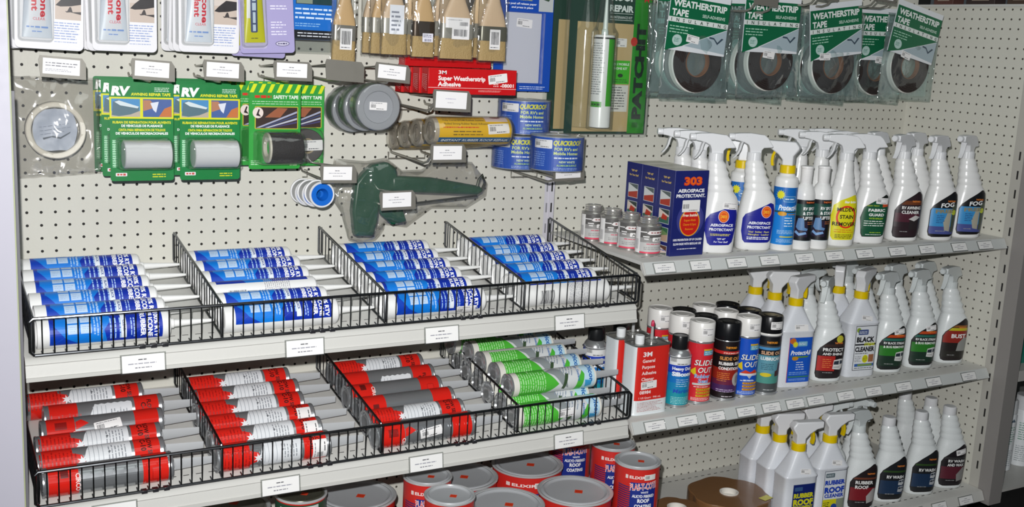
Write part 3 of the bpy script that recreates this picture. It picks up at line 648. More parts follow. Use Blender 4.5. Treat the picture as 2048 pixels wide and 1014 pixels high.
def awn_pic(d): d.P([(.3, 1.2), (1.5, 1.3), (1.55, 2.4), (.9, 2.6), (.3, 2.2)], '2c2628'); d.P([(.2, 2.3), (.9, 2.7), (1.5, 2.5), (.8, 2.1)], 'c9c6c4')
bottle_a('white sprayer with black and maroon RV AWNING CLEANER label', (81.2, -12.7, ZR1), 0, 40, lab_thet('2e2025', [(3.75, 4.15, '6b3a22'), (2.0, 2.9, '4d2430')], [('RV AWNING', 3.3, .42, 2.0, .4), ('CLEANER', 2.85, .42, 1.9, .35)], awn_pic, seed=2), group=G1)
def fog(n):
    def pic(d):
        d.P(clipband(TP, .7, 3.35), '3b8fca'); d.P(clipband(TP, .7, 1.5), '4a5390'); d.P([(1.0, .9), (1.4, 1.0), (1.6, 3.2), (1.55, 3.9), (1.0, 3.6)], '4d5747')
        d.P([(.35, 1.1), (.9, 1.0), (.95, 3.2), (.6, 3.3), (.4, 2.6), (.15, 1.9)], 'a9a596'); d.E(1.25, 2.95, .3, .26, 'c3cf3a'); d.L(-.6, 1.8, .3, 2.7, 5, '2b4f86', 3, .3, .4)
    def ex(d): d.T('FOG', .45, 3.5, .6, 'eef0f0', w=1.45, bold=.05, sl=.2, rot=6); d.T('FREE', .2, 2.9, .5, '8a8468', w=1.9, bold=.07, rot=3)
    return lab_thet('15171a', [], [], pic, extra=ex, seed=n)
bottle_a('white sprayer with blue and black FOG label, left one of the two', (85.6, -13.4, ZR1), 0, 40, fog(1), group=G1)
bottle_a('white sprayer with blue and black FOG label, right one beside the end panel', (90.3, -13.1, ZR1), 0, 40, fog(2), group=G1)
# ---- upper right shelf, back row
for x, y, hr, lab, kd in ((57.2, -10.2, 0, 'plain white sprayer directly behind the stickered 303 sprayer', 'w'), (57.2, -7.7, 0, 'plain white sprayer at the back behind the blue 303 box', 'w'), (76.4, -9.9, 10, 'white sprayer hidden behind the FABRIC GUARD sprayer', 'w'), (81.0, -9.6, 40, 'white sprayer hidden behind the awning cleaner sprayer', 'w'), (86.0, -10.2, 40, 'white sprayer hidden behind the left FOG sprayer', 'w')):
    bottle_a(lab, (x, y, ZR1), 0, hr, None, kd, group='back row sprayers on the upper right shelf')
for x, y, lab in ((71.6, -10.4, 'slender white sprayer directly behind the yellow mildew sprayer'), (71.4, -7.7, 'slender white sprayer two places behind the yellow mildew sprayer'), (76.2, -7.0, 'slender white sprayer at the back between the mildew and FABRIC GUARD sprayers')):
    u = unit('spray_bottle', lab, 'spray bottle', (x, y, ZR1), -24, 'back row sprayers on the upper right shelf'); body(u, SC, BP['w']); head_a(u, 0, 0)
SD = [(0, 0, 1.0, 1.0, 2), (.12, 0, 1.08, 1.08, 2), (5.9, 0, 1.08, 1.08, 2), (6.5, 0, 1.07, 1.07, 2), (6.75, 0, 1.0, 1.0, 2), (6.85, 0, .8, .8, 2), (7.2, 0, .62, .62, 2), (7.3, 0, .5, .5, 2)]
def pall_cyl(label, loc, seed):
    u = unit('spray_bottle', label, 'spray bottle', loc, -26, 'round light-blue labelled sprayers'); body(u, SD, BP['w']); head_b(u, 0, 150 if seed == 1 else 165, z0=7.15)
    d = D(.0016, .006); d.R(-1.9, .55, 1.9, 5.9, '1b7fd0'); d.R(-1.9, 4.2, 1.9, 5.9, '1467b8'); d.R(-1.9, 3.55, 1.9, 3.7, '2b4a4a'); d.star(-.75, 5.2, .46, .3, 12, 'e0dc2a'); d.RR(-.45, 4.55, .8, 5.1, .1, '8ab8d8'); d.RR(-.4, 4.6, .75, 5.05, .1, '1b6fb8'); d.L(-.3, 4.7, .7, 4.95, 1, 'd8e6f0', 3)
    d.T('ProtectAll', .15, 3.8, .66, 'f0f4f8', w=2.0, bold=.05, sl=.2); d.E(-.45, 3.45, .42, .2, 'd89a22'); d.L(.1, 3.3, 1.0, 3.5, 1, 'c88a22', 4)
    d.L(-.2, 2.2, .8, 3.2, 4, 'e2eef6', 2, .3, .4); d.L(-.8, 1.55, .9, 1.95, 3, 'a8d0ee', 6, .2); d.R(-.5, 1.25, .9, 1.35, 'd0c430'); d.L(-.8, .75, .9, 1.1, 3, 'a8d0ee', 8, .2)
    d.lay('label', u, F_cyl(1.08), .14); return u
pall_cyl('round white sprayer with light-blue ProtectAll label and yellow collar, front one', (64.5, -13.3, ZR1), 1)
pall_cyl('round light-blue labelled sprayer half hidden between the two 303 sprayers', (62.6, -9.3, ZR1), 2)
SE = [(0, 0, .9, .9, 2), (.1, 0, .97, .97, 2), (4.8, 0, .97, .97, 2), (5.2, 0, .96, .96, 2), (5.6, 0, .86, .86, 2), (5.95, 0, .7, .7, 2), (6.1, 0, .56, .56, 2), (6.3, 0, .5, .5, 2)]
for x, y, lab in ((66.75, -13.5, 'round white bottle with black seat-picture label, left one of the pair'), (68.75, -13.7, 'round white bottle with black seat-picture label, right one beside the yellow mildew sprayer')):
    u = unit('lotion_bottle', lab, 'bottle', (x, y, ZR1), -26, 'round black-labelled bottles'); body(u, SE, BP['w'])
    b = MB(); b.lathe([(.5, 6.1), (.53, 6.15), (.56, 7.55), (.6, 7.6), (.6, 7.75), (.54, 7.8)], plastic('ecebea'), 32); b.build('cap', u)
    d = D(.0016, .006); d.R(-1.55, .8, 1.5, 4.7, 'c8d2d6'); d.R(-1.0, .85, 1.5, 4.7, '17181d'); d.R(-1.0, 3.2, 1.5, 4.3, '1c4a40'); d.R(-1.0, 1.2, .3, 2.7, '2c2236'); d.T('THETFORD', .4, 4.4, .2, 'f07a3c', w=1.0, bold=.05)
    for t, v, w in (('RV SPOT', 3.75, 1.3), ('& STAIN', 3.3, 1.3), ('LIFTER', 2.85, 1.2)): d.T(t, .35, v, .4, 'eef0ee', w=w, bold=.06)
    d.P([(-.85, 2.1), (-.7, 2.95), (-.3, 3.0), (-.15, 2.9), (-.05, 2.1), (.3, 2.0), (.2, 1.8), (-.6, 1.85)], '5f86b4'); d.P([(-.95, 1.6), (-.5, 1.3), (.2, 1.5), (.1, 1.7), (-.5, 1.55), (-.8, 1.8)], '7fa6d6'); d.L(.2, 2.35, 1.3, 2.7, 2, 'a8643c', 3)
    d.lay('label', u, F_cyl(.97), .13)
# ---- middle right shelf
def lab_pall():
    d = D(.0016, .006); d.R(-1.05, .55, 1.6, 5.1, 'c8241c'); d.R(-1.0, .55, 1.6, 5.1, '1a56c0'); d.E(-.65, 4.75, .34, .3, 'c86a2a'); d.star(-.35, 4.4, .36, .22, 12, 'ddd82a'); d.RR(-.05, 4.2, 1.0, 4.7, .1, '6fa8c8'); d.L(.05, 4.3, .9, 4.6, 2, 'dce8ee', 3)
    d.T('ProtectAll', .3, 3.35, .62, 'f0f2f6', w=2.2, bold=.05, sl=.2); d.P([(-.8, 3.2), (1.3, 3.2), (1.1, 3.05), (-.2, 3.02)], '5f8a32'); d.E(-.25, 2.98, .36, .2, 'c88a22')
    d.L(-.1, 1.75, 1.0, 2.7, 4, 'dfe8f2', 2, .3, .35); d.L(-.8, 1.3, 1.3, 1.65, 2, '7fa8e0', 5, .1); d.R(-.9, 1.05, 1.45, 1.18, '3a7a5a'); d.L(-.8, .7, 1.2, .95, 2, '8fb4e6', 7, .1); d.stk = (.2, 6.05, 1.5, .6, 0); return d
bottle_b('square white sprayer with royal blue ProtectAll label and yellow collar', (68.9, -11.6, ZR2), -2, 22, lab_pall(), group=G2)
bottle_b('square sprayer with yellow collar, directly behind the blue ProtectAll sprayer', (68.6, -8.95, ZR2), -2, -8, None, group=G2)
bottle_b('square sprayer with yellow collar, farthest back in the ProtectAll column', (68.4, -6.3, ZR2), -2, -8, None, group=G2)
prot_bars = [(3.7, 3.95, '3a2a26')]
def prot_ex(d): d.P(clipband([(x, y) for x, y in TP if x < 2], 1.2, 2.75), 'b02a24'); d.P([(.6, .8), (1.5, 1.2), (1.6, 2.75), (.6, 2.75)], '231a1c'); rv_pic(.95, 1.9, .95, 'd8d6d4')(d); d.star(.95, 4.5, .42, .34, 14, 'c0ba3a'); d.L(-.7, 1.5, .3, 2.5, 5, 'e88a4a', 3, .3, .35)
bottle_a('white sprayer with black and red PROTECT AND SHINE label', (73.6, -11.7, ZR2), 0, 58, lab_thet('221c1e', prot_bars, [('PROTECT', 3.25, .46, 2.2, .35), ('AND SHINE', 2.85, .34, 2.1, .3)], None, extra=prot_ex, seed=4), 'g', group=G2)
def lab_blk():
    d = D(.0016, .006); d.R(-1.1, .75, 1.6, 5.45, '33363c'); d.R(-1.04, .81, 1.54, 5.39, 'dfe2e6'); d.E(-.75, 5.0, .25, .25, '8aa63a'); d.RR(-.75, 4.5, .45, 5.05, .1, '4a5a8a'); d.L(-.65, 4.6, .35, 4.9, 2, 'dde2ea', 3)
    d.T('BLACK', .2, 3.75, .72, '16171c', w=2.2, bold=.08); d.R(-1.04, 3.4, 1.54, 3.55, '16171c'); d.T('STREAK', .75, 3.35, .42, 'c6cc1e', w=1.4, bold=.07, sl=.2); d.T('CLEANER', .2, 2.75, .66, '16171c', w=2.4, bold=.08)
    d.L(-.95, 2.45, .8, 2.62, 1, '55585f', 2, .1); d.L(-.95, 1.6, -.1, 2.3, 4, '6a6d75', 4, .3, .35); d.E(.35, 1.95, .36, .42, 'd6d41e'); d.L(.1, 1.7, .6, 2.2, 4, '55531c', 4, .1, .4); d.R(.75, 1.6, 1.4, 2.4, 'a06a4a'); d.R(-.9, 1.15, 1.5, 1.45, '3a63a8'); d.R(-.5, 1.2, 1.3, 1.4, '7f9a4a'); d.L(-.9, .9, 1.4, 1.08, 1, '3f424a', 8, .1); d.stk = (.2, 6.2, 1.3, .5, -8); return d
bottle_b('square white sprayer with white BLACK STREAK CLEANER label and yellow collar', (78.1, -11.4, ZR2), 0, 30, lab_blk(), group=G2)
bottle_b('square sprayer with yellow collar behind the BLACK STREAK sprayer', (77.6, -8.7, ZR2), 0, 50, None, group=G2)
def gpic(d): d.P(clipband(TP, 1.5, 2.95), '2f7a2a'); d.P(clipband(TP, .8, 1.9), '20352a'); rv_pic(1.0, 1.85, .9)(d)
for i, (x, y) in enumerate(((82.4, -11.7), (87.1, -11.8))):
    bottle_a('white sprayer with green and black RV BLACK STREAK label, %s of the two' % ('left', 'right')[i], (x, y, ZR2), 0, 38, lab_thet('1c2422', [(3.85, 4.15, 'c0491f'), (3.5, 3.75, '2f6a5c')], [('RV BLACK STREAK', 3.15, .34, 2.35, .33), ('& BUG REMOVER', 2.75, .34, 2.35, .33)], gpic, (.75, 4.5, 1.2, .55, 8, 4), 3), 'g', group=G2)
def bpic(d): d.P(clipband(TP, 2.4, 3.9), '8f2a22'); d.P(clipband(TP, 3.75, 4.05), 'c0b62a'); d.P([(.3, 1.3), (1.5, 1.4), (1.6, 2.9), (1.1, 3.0), (.5, 2.4)], '8f908c'); d.P(clipband(TP, .8, 1.5), '2c2a26')
bottle_a('white sprayer with black and red BUG BUST label, rightmost on the middle shelf', (92.1, -11.7, ZR2), 0, 38, lab_thet('26201f', [(4.1, 4.35, '8f5a2a')], [('BUST', 2.95, .6, 1.7, .5)], bpic, seed=6), 'g', group=G2)
for x, y, hr, lab in ((73.7, -8.9, -150, 'white sprayer with backwards head behind the PROTECT AND SHINE sprayer'), (82.2, -8.7, 38, 'white sprayer behind the left RV BLACK STREAK sprayer'), (86.9, -8.8, 38, 'white sprayer behind the right RV BLACK STREAK sprayer'), (91.6, -8.8, 38, 'white sprayer behind the BUG BUST sprayer'), (82.6, -5.8, 30, 'white sprayer at the very back behind the left RV BLACK STREAK sprayer')):
    bottle_a(lab, (x, y, ZR2), 0, hr, None, 'g', group='back row sprayers on the middle right shelf')
# ---- bottom deck
def lab_roof(t):
    d = D(.0016, .006)
    if t == 1:
        d.R(-1.0, .55, 1.6, 5.0, '8f9aa8'); d.R(-.96, .6, 1.56, 4.96, '14246a'); d.RR(-.8, 4.3, .1, 4.7, .08, '3a5a8a')
        d.T('RUBBER', .3, 3.6, .62, 'd8d41c', w=2.3, bold=.08); d.T('ROOF', .3, 2.85, .8, 'd8d41c', w=2.3, bold=.09); d.T('TREATMENT', .3, 2.5, .36, 'd8d41c', w=2.3, bold=.07); d.L(-.85, 2.1, 1.5, 2.35, 1, 'e6e6e2', 3, .1); d.E(.8, 1.5, .6, .55, '7f9a32'); d.L(-.85, .8, .2, 1.8, 5, 'd8d41c', 3)
    else:
        d.R(-1.05, .6, 1.6, 5.45, '3a4254'); d.R(-1.0, .65, 1.55, 5.4, 'd9dde2'); d.RR(-.9, 4.75, .15, 5.2, .08, '5a6a72'); d.L(-.8, 4.85, .05, 5.1, 2, 'd0d8dc', 3)
        d.T('RUBBER', .28, 4.0, .62, '1c3fb0', w=2.4, bold=.09); d.T('ROOF', .28, 3.15, .8, '1c3fb0', w=2.4, bold=.1); d.T('CLEANER', .28, 2.65, .5, '1c3fb0', w=2.3, bold=.08); d.R(-1.0, .7, .6, 2.45, 'd6cf1c'); d.R(.6, .7, 1.55, 2.45, '8a9482'); d.L(-.9, .8, -.1, 2.2, 7, '4a4a1c', 4); d.E(.35, 1.6, .36, .36, '2a4a9a')
    d.stk = (.35, 6.2, 1.2, .5, -6); return d
bottle_b('square white sprayer with yellow and navy RUBBER ROOF TREATMENT label', (67.7, -15.1, ZR3), 0, -6, lab_roof(1), group=G3)
bottle_b('square sprayer with yellow collar, directly behind the navy RUBBER ROOF sprayer', (67.7, -12.5, ZR3), 0, -6, None, group=G3)
bottle_b('square sprayer with yellow collar, farthest back in the RUBBER ROOF column', (67.8, -9.9, ZR3), 0, -6, None, group=G3)
bottle_b('square white sprayer with blue on white RUBBER ROOF CLEANER label', (72.4, -14.6, ZR3), 0, -4, lab_roof(2), group=G3)
bottle_b('square sprayer with yellow collar behind the RUBBER ROOF CLEANER sprayer', (72.5, -11.6, ZR3), 0, -4, None, group=G3)
def rpic(c, c2):
    def f(d): d.P(clipband(TP, 1.2, 2.6), c); d.P([(.6, .9), (1.4, 1.1), (1.6, 2.4), (1.2, 2.5), (.5, 1.7)], c2)
    return f
def wpic(d): d.P(clipband(TP, 1.0, 2.5), '1f3450'); rv_pic(1.05, 2.3, .55, 'c9ccd0')(d); rv_pic(1.05, 1.55, .55, 'b9bcc2')(d)
bottle_a('white sprayer with maroon RUBBER ROOF label, right of the yellow-collared ones', (77.6, -14.2, ZR3), 0, 30, lab_thet('241c1e', [(3.5, 3.7, '6a3a2a')], [('RUBBER', 3.0, .48, 1.9, .2), ('ROOF', 2.5, .48, 1.4, -.05)], rpic('7a1e26', 'a8a4a2'), seed=3), 'g', group=G3)
bottle_a('white sprayer hidden behind and between the maroon RUBBER ROOF sprayer and RV WASH bottle', (80.6, -10.6, ZR3), 0, 120, None, 'g', group=G3)
bottle_a('capless white sprayer behind the RUBBER ROOF CLEANER sprayer, turned backwards', (76.4, -11.0, ZR3), 0, 180, None, 'g', group=G3)
G4 = 'white screw-capped bottles on the bottom deck'
for i, (x, y) in enumerate(((82.3, -13.9), (87.2, -13.9))):
    bottle_a('white screw-capped bottle with RV WASH label, %s of the two' % ('left', 'right')[i], (x, y, ZR3), 0, 0, lab_thet('1d1f22', [(3.4, 3.6, '2f4a22')], [('RV WASH', 2.75, .46, 1.9, .35)], wpic, None, 3), 'g', True, 'screw_cap_bottle', G4)
bottle_a('white screw-capped bottle with maroon RV WASH AND WAX label, rightmost on the bottom deck', (91.7, -13.9, ZR3), 0, 0, lab_thet('1f1b1e', [(3.5, 3.65, '3a3a3a')], [('RV WASH', 3.1, .42, 1.9, .4), ('AND WAX', 2.65, .42, 1.9, .35)], rpic('5a2430', '8a8886'), (.85, 4.25, 1.2, .6, 12, 3), 3), 'g', True, 'screw_cap_bottle', G4)
bottle_a('plain white screw-capped bottle behind the left RV WASH bottle', (91.3, -8.2, ZR3), 0, 0, None, 'g', True, 'screw_cap_bottle', G4)['label'] = 'plain white screw-capped bottle standing farthest back near the corner'
bottle_a('plain white screw-capped bottle behind the wash and wax bottle', (92.2, -11.0, ZR3), 0, 0, None, 'g', True, 'screw_cap_bottle', G4)
# ================================================================ boxes, cans and rolls standing on shelves
NAVY = '1c2468'
def box303(label, loc, rz=0):
    u = unit('product_box', label, 'box', loc, rz, 'blue 303 boxes on the upper right shelf')
    b = MB(); b.box(-1.85, -1.18, 0, 1.85, 1.18, 7.55, paper(NAVY, .4)); b.build('carton', u, bevel=.03)
    b = MB(); b.box(-1.8, -1.14, 7.551, 1.8, 1.14, 7.57, paper('cdc9bb')); b.build('top_flap', u)
    d = D(.0015, .004)
    d.E(.15, 3.2, 1.5, 1.5, '3b3f86'); d.E(.15, 3.2, 1.25, 1.35, '4f4f8e'); d.E(.1, 2.95, 1.12, 1.22, 'e8a020'); d.E(.1, 2.95, 1.02, 1.12, 'c8221a'); d.RR(-.85, 3.9, 1.1, 4.95, .06, 'ecebe9'); d.bars(-.75, 4.2, -.1, 4.6, '35353a', 5); d.L(-.1, 3.98, .95, 4.1, 1, '35353a', 4)
    d.T('Free Inside!', .1, 3.5, .34, 'f4ecd8', w=1.65, bold=.05, sl=.2); d.T('Super-Rich', .1, 3.08, .28, 'e8941c', w=1.3); d.T('Cleaner & Spot', .1, 2.7, .28, 'e8941c', w=1.45); d.T('Remover', .1, 2.3, .26, 'e8941c', w=.9)
    d.T('303', .15, 6.3, .95, 'e03a18', w=2.0, bold=.1); d.T('303', .15, 6.34, .9, 'e8641c', w=1.85, bold=.05)
    d.T('AEROSPACE', 0, 5.65, .4, 'f0f0f4', w=2.9, bold=.07); d.T('PROTECTANT.', 0, 5.2, .4, 'f0f0f4', w=3.2, bold=.07)
    d.T('100% PREVENTION OF UV CAUSED', 0, 1.35, .26, 'e8e8f0', w=3.2, bold=.06); d.T('SLOW-FADE WITH REGULAR USE', 0, .98, .26, 'e8e8f0', w=3.1, bold=.06); d.L(-1.1, .55, 1.1, .7, 1, 'e0e0ea', 4, .1)
    d.lay('front_print', u, F_front(-1.18))
    d = D(.0015, .004); d.T('"SPF 40"', 0, 6.75, .24, 'e0c060', w=.9, bold=.05); d.T('For Your Stuff', 0, 6.35, .24, 'e0c060', w=1.35, bold=.05)
    for i, (c0, c1, c2) in enumerate((('55605f', 'cfd2d0', 'a8321e'), ('2c3a38', 'd8c8bc', '3f6a5c'), ('3c6a48', '6f8a5a', 'b89a84'), ('5a3a30', 'd8ccc4', '6a7068'))):
        z = 5.55-1.6*i; d.R(-.75, z-1.2, .75, z+.1, 'c4c8ca'); d.R(-.7, z-1.15, .7, z+.05, c1); d.P([(-.7, z-1.15), (.7, z-1.15), (.7, z-.5), (-.7, z-.75)], c2); d.P([(-.7, z+.05), (.7, z+.05), (.7, z-.4), (-.1, z-.15)], c0)
        if i == 1: d.P([(-.4, z-.8), (-.2, z-.3), (.5, z-.5), (.4, z-.85)], 'b83a28')
    d.L(-.7, .3, .7, .5, 1, '6a70a8', 4)
    d.lay('side_print', u, F_left(-1.85)); return u
for i, lab in enumerate(('blue 303 AEROSPACE PROTECTANT box with round red emblem, front of its row', 'blue 303 box, second in its row, only its picture side showing', 'blue 303 box, farthest back against the pegboard')):
    box303(lab, (53.1, -12.45+2.42*i, ZR1))
b303 = C.objects['product_box']
# small brush-top cans
def cement_can(label, loc, rz):
    u = unit('cement_can', label, 'can', loc, rz, 'small brush-top metal cans')
    b = MB(); b.lathe([(1.0, 0), (1.04, .04), (1.04, .14), (1.0, .18), (1.0, 2.5), (1.03, 2.55), (1.0, 2.62), (.72, 2.72), (.66, 2.74)], steel('b4b2ae', .25), 44); b.build('can_body', u)
    b = MB(); b.lathe([(.66, 2.7), (.74, 2.74), (.74, 2.85), (.69, 2.88), (.74, 2.92), (.74, 3.02), (.69, 3.05), (.74, 3.1), (.73, 3.22), (.6, 3.24), (.56, 3.18)], steel('c6c4c0', .2), 44); b.build('screw_lid', u)
    d = D(.0016, .004)
    d.R(-3.0, .2, 3.0, 2.42, 'b9b8b6'); d.R(-3.0, 1.55, 3.0, 2.42, '5a5856'); d.R(-3.0, 1.15, 3.0, 1.55, '8d8b89'); d.R(-3.0, .2, 3.0, .34, 'd8405a'); d.R(-1.45, .2, -.85, 2.42, 'e8e6e4'); d.bars(-1.35, .5, -1.0, 1.4, '9a9a9c', 3)
    d.R(-.85, 2.0, -.3, 2.08, 'e8e6e4'); d.P([(-.3, 1.95), (-.1, 2.16), (1.3, 2.2), (1.45, 1.98), (1.3, 1.84), (-.1, 1.84)], 'e4dedc'); d.L(0, 1.9, 1.2, 2.12, 1, '8a3a3a', 4); d.R(-.6, 1.6, -.1, 1.7, 'dcdad8'); d.R(-.5, 1.4, -.15, 1.5, 'dcdad8')
    d.RR(.15, 1.25, 1.2, 1.6, .08, 'e8e6e4'); d.T('ABS', .65, 1.3, .3, '5a5856', w=.7, bold=.04); d.L(-.3, .95, 1.2, 1.1, 1, 'c8405a', 5); d.L(-.5, .5, 1.2, .8, 2, '8a8886', 7, .4, .4)
    d.lay('label', u, F_cyl(1.0), .12); return u
for i, (x, y, rz) in enumerate(((50.1, -11.9, -25), (49.9, -9.48, -45), (49.55, -7.06, -20), (49.1, -4.64, -25))):
    cc = cement_can('small silver and grey brush-top can, %s of the four' % ['front', 'second from front', 'third from front', 'rearmost'][i], (x, y, ZR1), rz); cc.scale = (1.12, 1.12, 1.02)
# oblong solvent cans
def fcan(label, loc):
    u = unit('solvent_can', label, 'can', loc, 0, 'red and white oblong solvent cans')
    top = mat('a9a9a6', .3, .7, kind='tin'); tp = steel('8f8f8c', .25)
    b = MB(); S = [sring(0, 0, 1.98, 1.2, 5, z, 48) for z in (0, .1)]+[sring(0, 0, 1.95, 1.18, 5, z, 48) for z in (.14, 6.3)]
    b.loft(S, paper('dfe5e8', .3)); b.build('can_body', u, ang=40)
    b = MB(); b.loft([sring(0, 0, 2.0, 1.22, 5, 6.28, 48), sring(0, 0, 2.0, 1.22, 5, 6.42, 48), sring(0, 0, 1.9, 1.12, 5, 6.42, 48), sring(0, 0, 1.88, 1.1, 5, 6.32, 48)], tp); b.build('top_rim', u)
    b = MB(); b.lathe([(.38, 6.3), (.42, 6.4), (.42, 7.05), (.38, 7.1), (.2, 7.1)], plastic('eceff0'), 28, (-.95, -.1)); b.build('screw_cap', u)
    b = MB(); b.lathe([(.55, 6.34), (.55, 6.42), (.42, 6.48), (.42, 6.62), (.22, 6.66)], steel('b9b9b6'), 28, (.45, 0)); b.lathe([(.16, 6.6), (.13, 7.5), (.1, 7.8)], plastic('a9a9a8'), 14, (.45, 0)); b.build('spout', u)
    b = MB(); b.lathe([(.1, 7.75), (.17, 7.8), (.15, 8.15), (.08, 8.3), (.02, 8.32)], plastic('c4224a'), 14, (.45, 0)); b.build('spout_tip', u)
    fn = lambda a, v, h: (1.95*math.copysign(min(1, abs(math.sin(a)))**.4, math.sin(a))*(1+h/1.9), -1.18*math.copysign(abs(math.cos(a))**.4, math.cos(a))*(1+h/1.1), v)
    d = D(.0016, .006); RD = 'd42a22'
    d.R(-1.45, .15, 1.95, 6.25, RD) if False else None
    d.P([(-1.85, .16), (1.85, .16), (1.85, 6.27), (-1.85, 6.27)], 'dfe3e4'); d.R(-1.78, 1.35, 1.85, 6.27, RD)
    d.T('3M', -.75, 5.35, .6, 'f4ecec', w=.95, bold=.1, al='l') if False else d.T('3M', -.75, 5.4, .58, 'f4ecec', w=.95, bold=.05)
    for i, t in enumerate(('General', 'Purpose', 'Adhesive', 'Cleaner')): d.T(t, -1.25, 4.85-.56*i, .42, 'f6e2de', al='l', bold=.04, sx=1.0)
    d.sticker(-.4, 2.75, 1.7, .72, 3, 5); d.T('08984', -.75, 1.95, .42, 'f6e6e4', w=1.2, bold=.05); d.T('1 US Quart · 946 mL', -.2, 1.5, .25, 'f6dcd8', w=2.4, bold=.02); d.L(-1.5, .3, 1.3, 1.2, 7, 'b07878', 4, .3, .4)
    d.lay('label', u, lambda a, v, h: (a, -1.18*(1-min(.999, abs(a)/1.95)**5)**.2-h, v), .15)
    d = D(.0016, .006); d.R(-.25, .16, .6, 6.2, 'dfe5e8'); d.R(.35, .16, .62, 6.2, RD) ; d.lay('side_stripe', u, lambda a, v, h: (1.95*(1-min(.999, abs(a)/1.18)**5)**.2*1+h, a, v), .2)
    return u
fcan('red and white 3M general purpose adhesive cleaner can with white cap, front one', (50.3, -12.7, ZR2))
fcan('red and white oblong can directly behind the front adhesive cleaner can', (50.1, -10.1, ZR2))
# aerosols
def aerosol(label, loc, capc, dec, r=1.22, h=5.9, caph=1.85, rz=-28, shoulder=False, group='aerosol cans on the middle shelf', collar=None):
    u = unit('aerosol_can', label, 'aerosol can', loc, rz, group); st = steel('bcbec0', .22)
    b = MB()
    if shoulder: b.lathe([(r*.93, 0), (r, .06), (r, .16), (r*.96, .2), (r*.96, h-.75), (r*1.0, h-.7), (r*1.0, h-.6), (r*.94, h-.55), (r*.88, h-.3), (r*.72, h-.05), (r*.66, h)], st, 44)
    else: b.lathe([(r*.93, 0), (r, .06), (r, .16), (r*.97, .2), (r*.97, h), (r*1.0, h+.04), (r*.98, h+.14), (r*.8, h+.2)], st, 44)
    b.build('can_body', u)
    cr = r*(.66 if shoulder else .99); b = MB()
    b.lathe([(cr*.98, h+.04), (cr, h+.1), (cr*.985, h+caph-.1), (cr*.95, h+caph-.02), (cr*.9, h+caph), (cr*.86, h+caph-.05)]+([(cr*.55, h+caph-.07), (cr*.5, h+caph-.02), (cr*.1, h+caph-.02)] if not shoulder else [(cr*.1, h+caph-.05)]), plastic(capc, .3), 44); b.build('cap', u)
    if collar: b = MB(); b.lathe([(r*.99, h-.02), (r*1.01, h+.02), (r*1.01, h+.16), (r*.99, h+.2)], plastic(collar), 44, cap0=False, cap1=False); b.build('cap_ring', u)
    if dec: dec.lay('label', u, F_cyl(r*.97), .14)
    return u
AG = 'aerosol cans on the middle shelf'
def stick_cap(u, r, z, dark=False):
    d = D(.0016, .006); d.sticker(.45, z, 1.35, .75, 0, 8); d.lay('price_sticker', u, F_cyl(r), .12)
def lab_so(c, sub, subc, h=5.8, strip='d8a81c'):
    d = D(.0016, .004); d.R(-3.4, .3, 3.4, h, c); d.RR(.1, 4.7, 1.3, 5.15, .06, '4a9ab8'); d.L(.2, 4.75, 1.2, 5.1, 2, 'd0e0e0', 3); d.R(.1, 5.15, 1.0, 5.3, 'd8a81c')
    d.P([(-1.15, 3.1), (-.55, 3.55), (-.45, 2.7)], 'e0c41c'); d.O('SLIDE', .25, 3.75, .72, 'f0f0ec', '232324', w=1.9, sl=.2); d.O('OUT', .35, 3.05, .72, 'f0f0ec', '232324', w=1.4, sl=.2)
    if sub == 'Rubber Seal': d.O('Rubber', .2, 2.55, .5, subc, 'e8f0f8', w=1.6); d.O('Seal', .25, 2.1, .5, subc, 'e8f0f8', w=1.0); d.RR(-.75, 1.85, 1.2, 2.05, .05, 'c8c8c4')
    else: d.P([(-.7, 2.4), (-.2, 2.75), (.3, 2.55), (.8, 2.8), (1.2, 2.4)], 'd03a1c'); d.P([(-.7, 2.2), (1.2, 2.2), (1.2, 2.42), (-.7, 2.42)], 'd8dce0'); d.P([(.0, 2.2), (.5, 2.2), (.25, 1.9)], 'b8bcc4'); d.L(-.3, 1.7, .9, 1.85, 1, 'd8e4f0', 5)
    d.L(-.6, 1.62, .9, 1.78, 1, 'e8e8e0', 3)
    for i in range(3): d.R(-.35, 1.35-.3*i, 1.25, 1.55-.3*i, strip); d.L(-.25, 1.38-.3*i, 1.2, 1.52-.3*i, 1, '6a3a1c', i)
    d.L(-.8, .38, 1.1, .68, 3, 'f0d8d4' if c[0] == 'd' else 'c8dcf4', 6, .2); return d
RC, BC = 'd22430', '1250c0'
a = aerosol('red SLIDE OUT aerosol with white cap and sticker, front one of its column', (56.7, -12.4, ZR2), 'eceae6', lab_so(RC, 'Rubber Seal', '2a80c8'), group=AG); stick_cap(a, 1.215, 6.9)
for i, (x, y) in enumerate(((56.45, -9.7), (55.95, -7.0))):
    a = aerosol('white-capped red aerosol, %s behind the red SLIDE OUT aerosol' % ('first', 'second')[i], (x, y, ZR2), 'eceae6', lab_so(RC, 'Rubber Seal', '2a80c8'), group=AG); stick_cap(a, 1.215, 6.9)
d = D(.0016, .004); d.R(-3.4, .3, 3.4, 5.8, '1c1416'); d.R(-3.4, 4.55, 3.4, 4.85, 'c42424'); d.R(-3.4, 2.1, 3.4, 3.2, '98281c'); d.R(-3.4, 1.6, 3.4, 2.1, '6a2440'); d.R(-3.4, .9, 3.4, 1.6, '4a2a5c'); d.E(1.0, 2.1, .5, .65, 'b4b0ac'); d.E(1.05, 2.1, .22, .4, '8a8682')
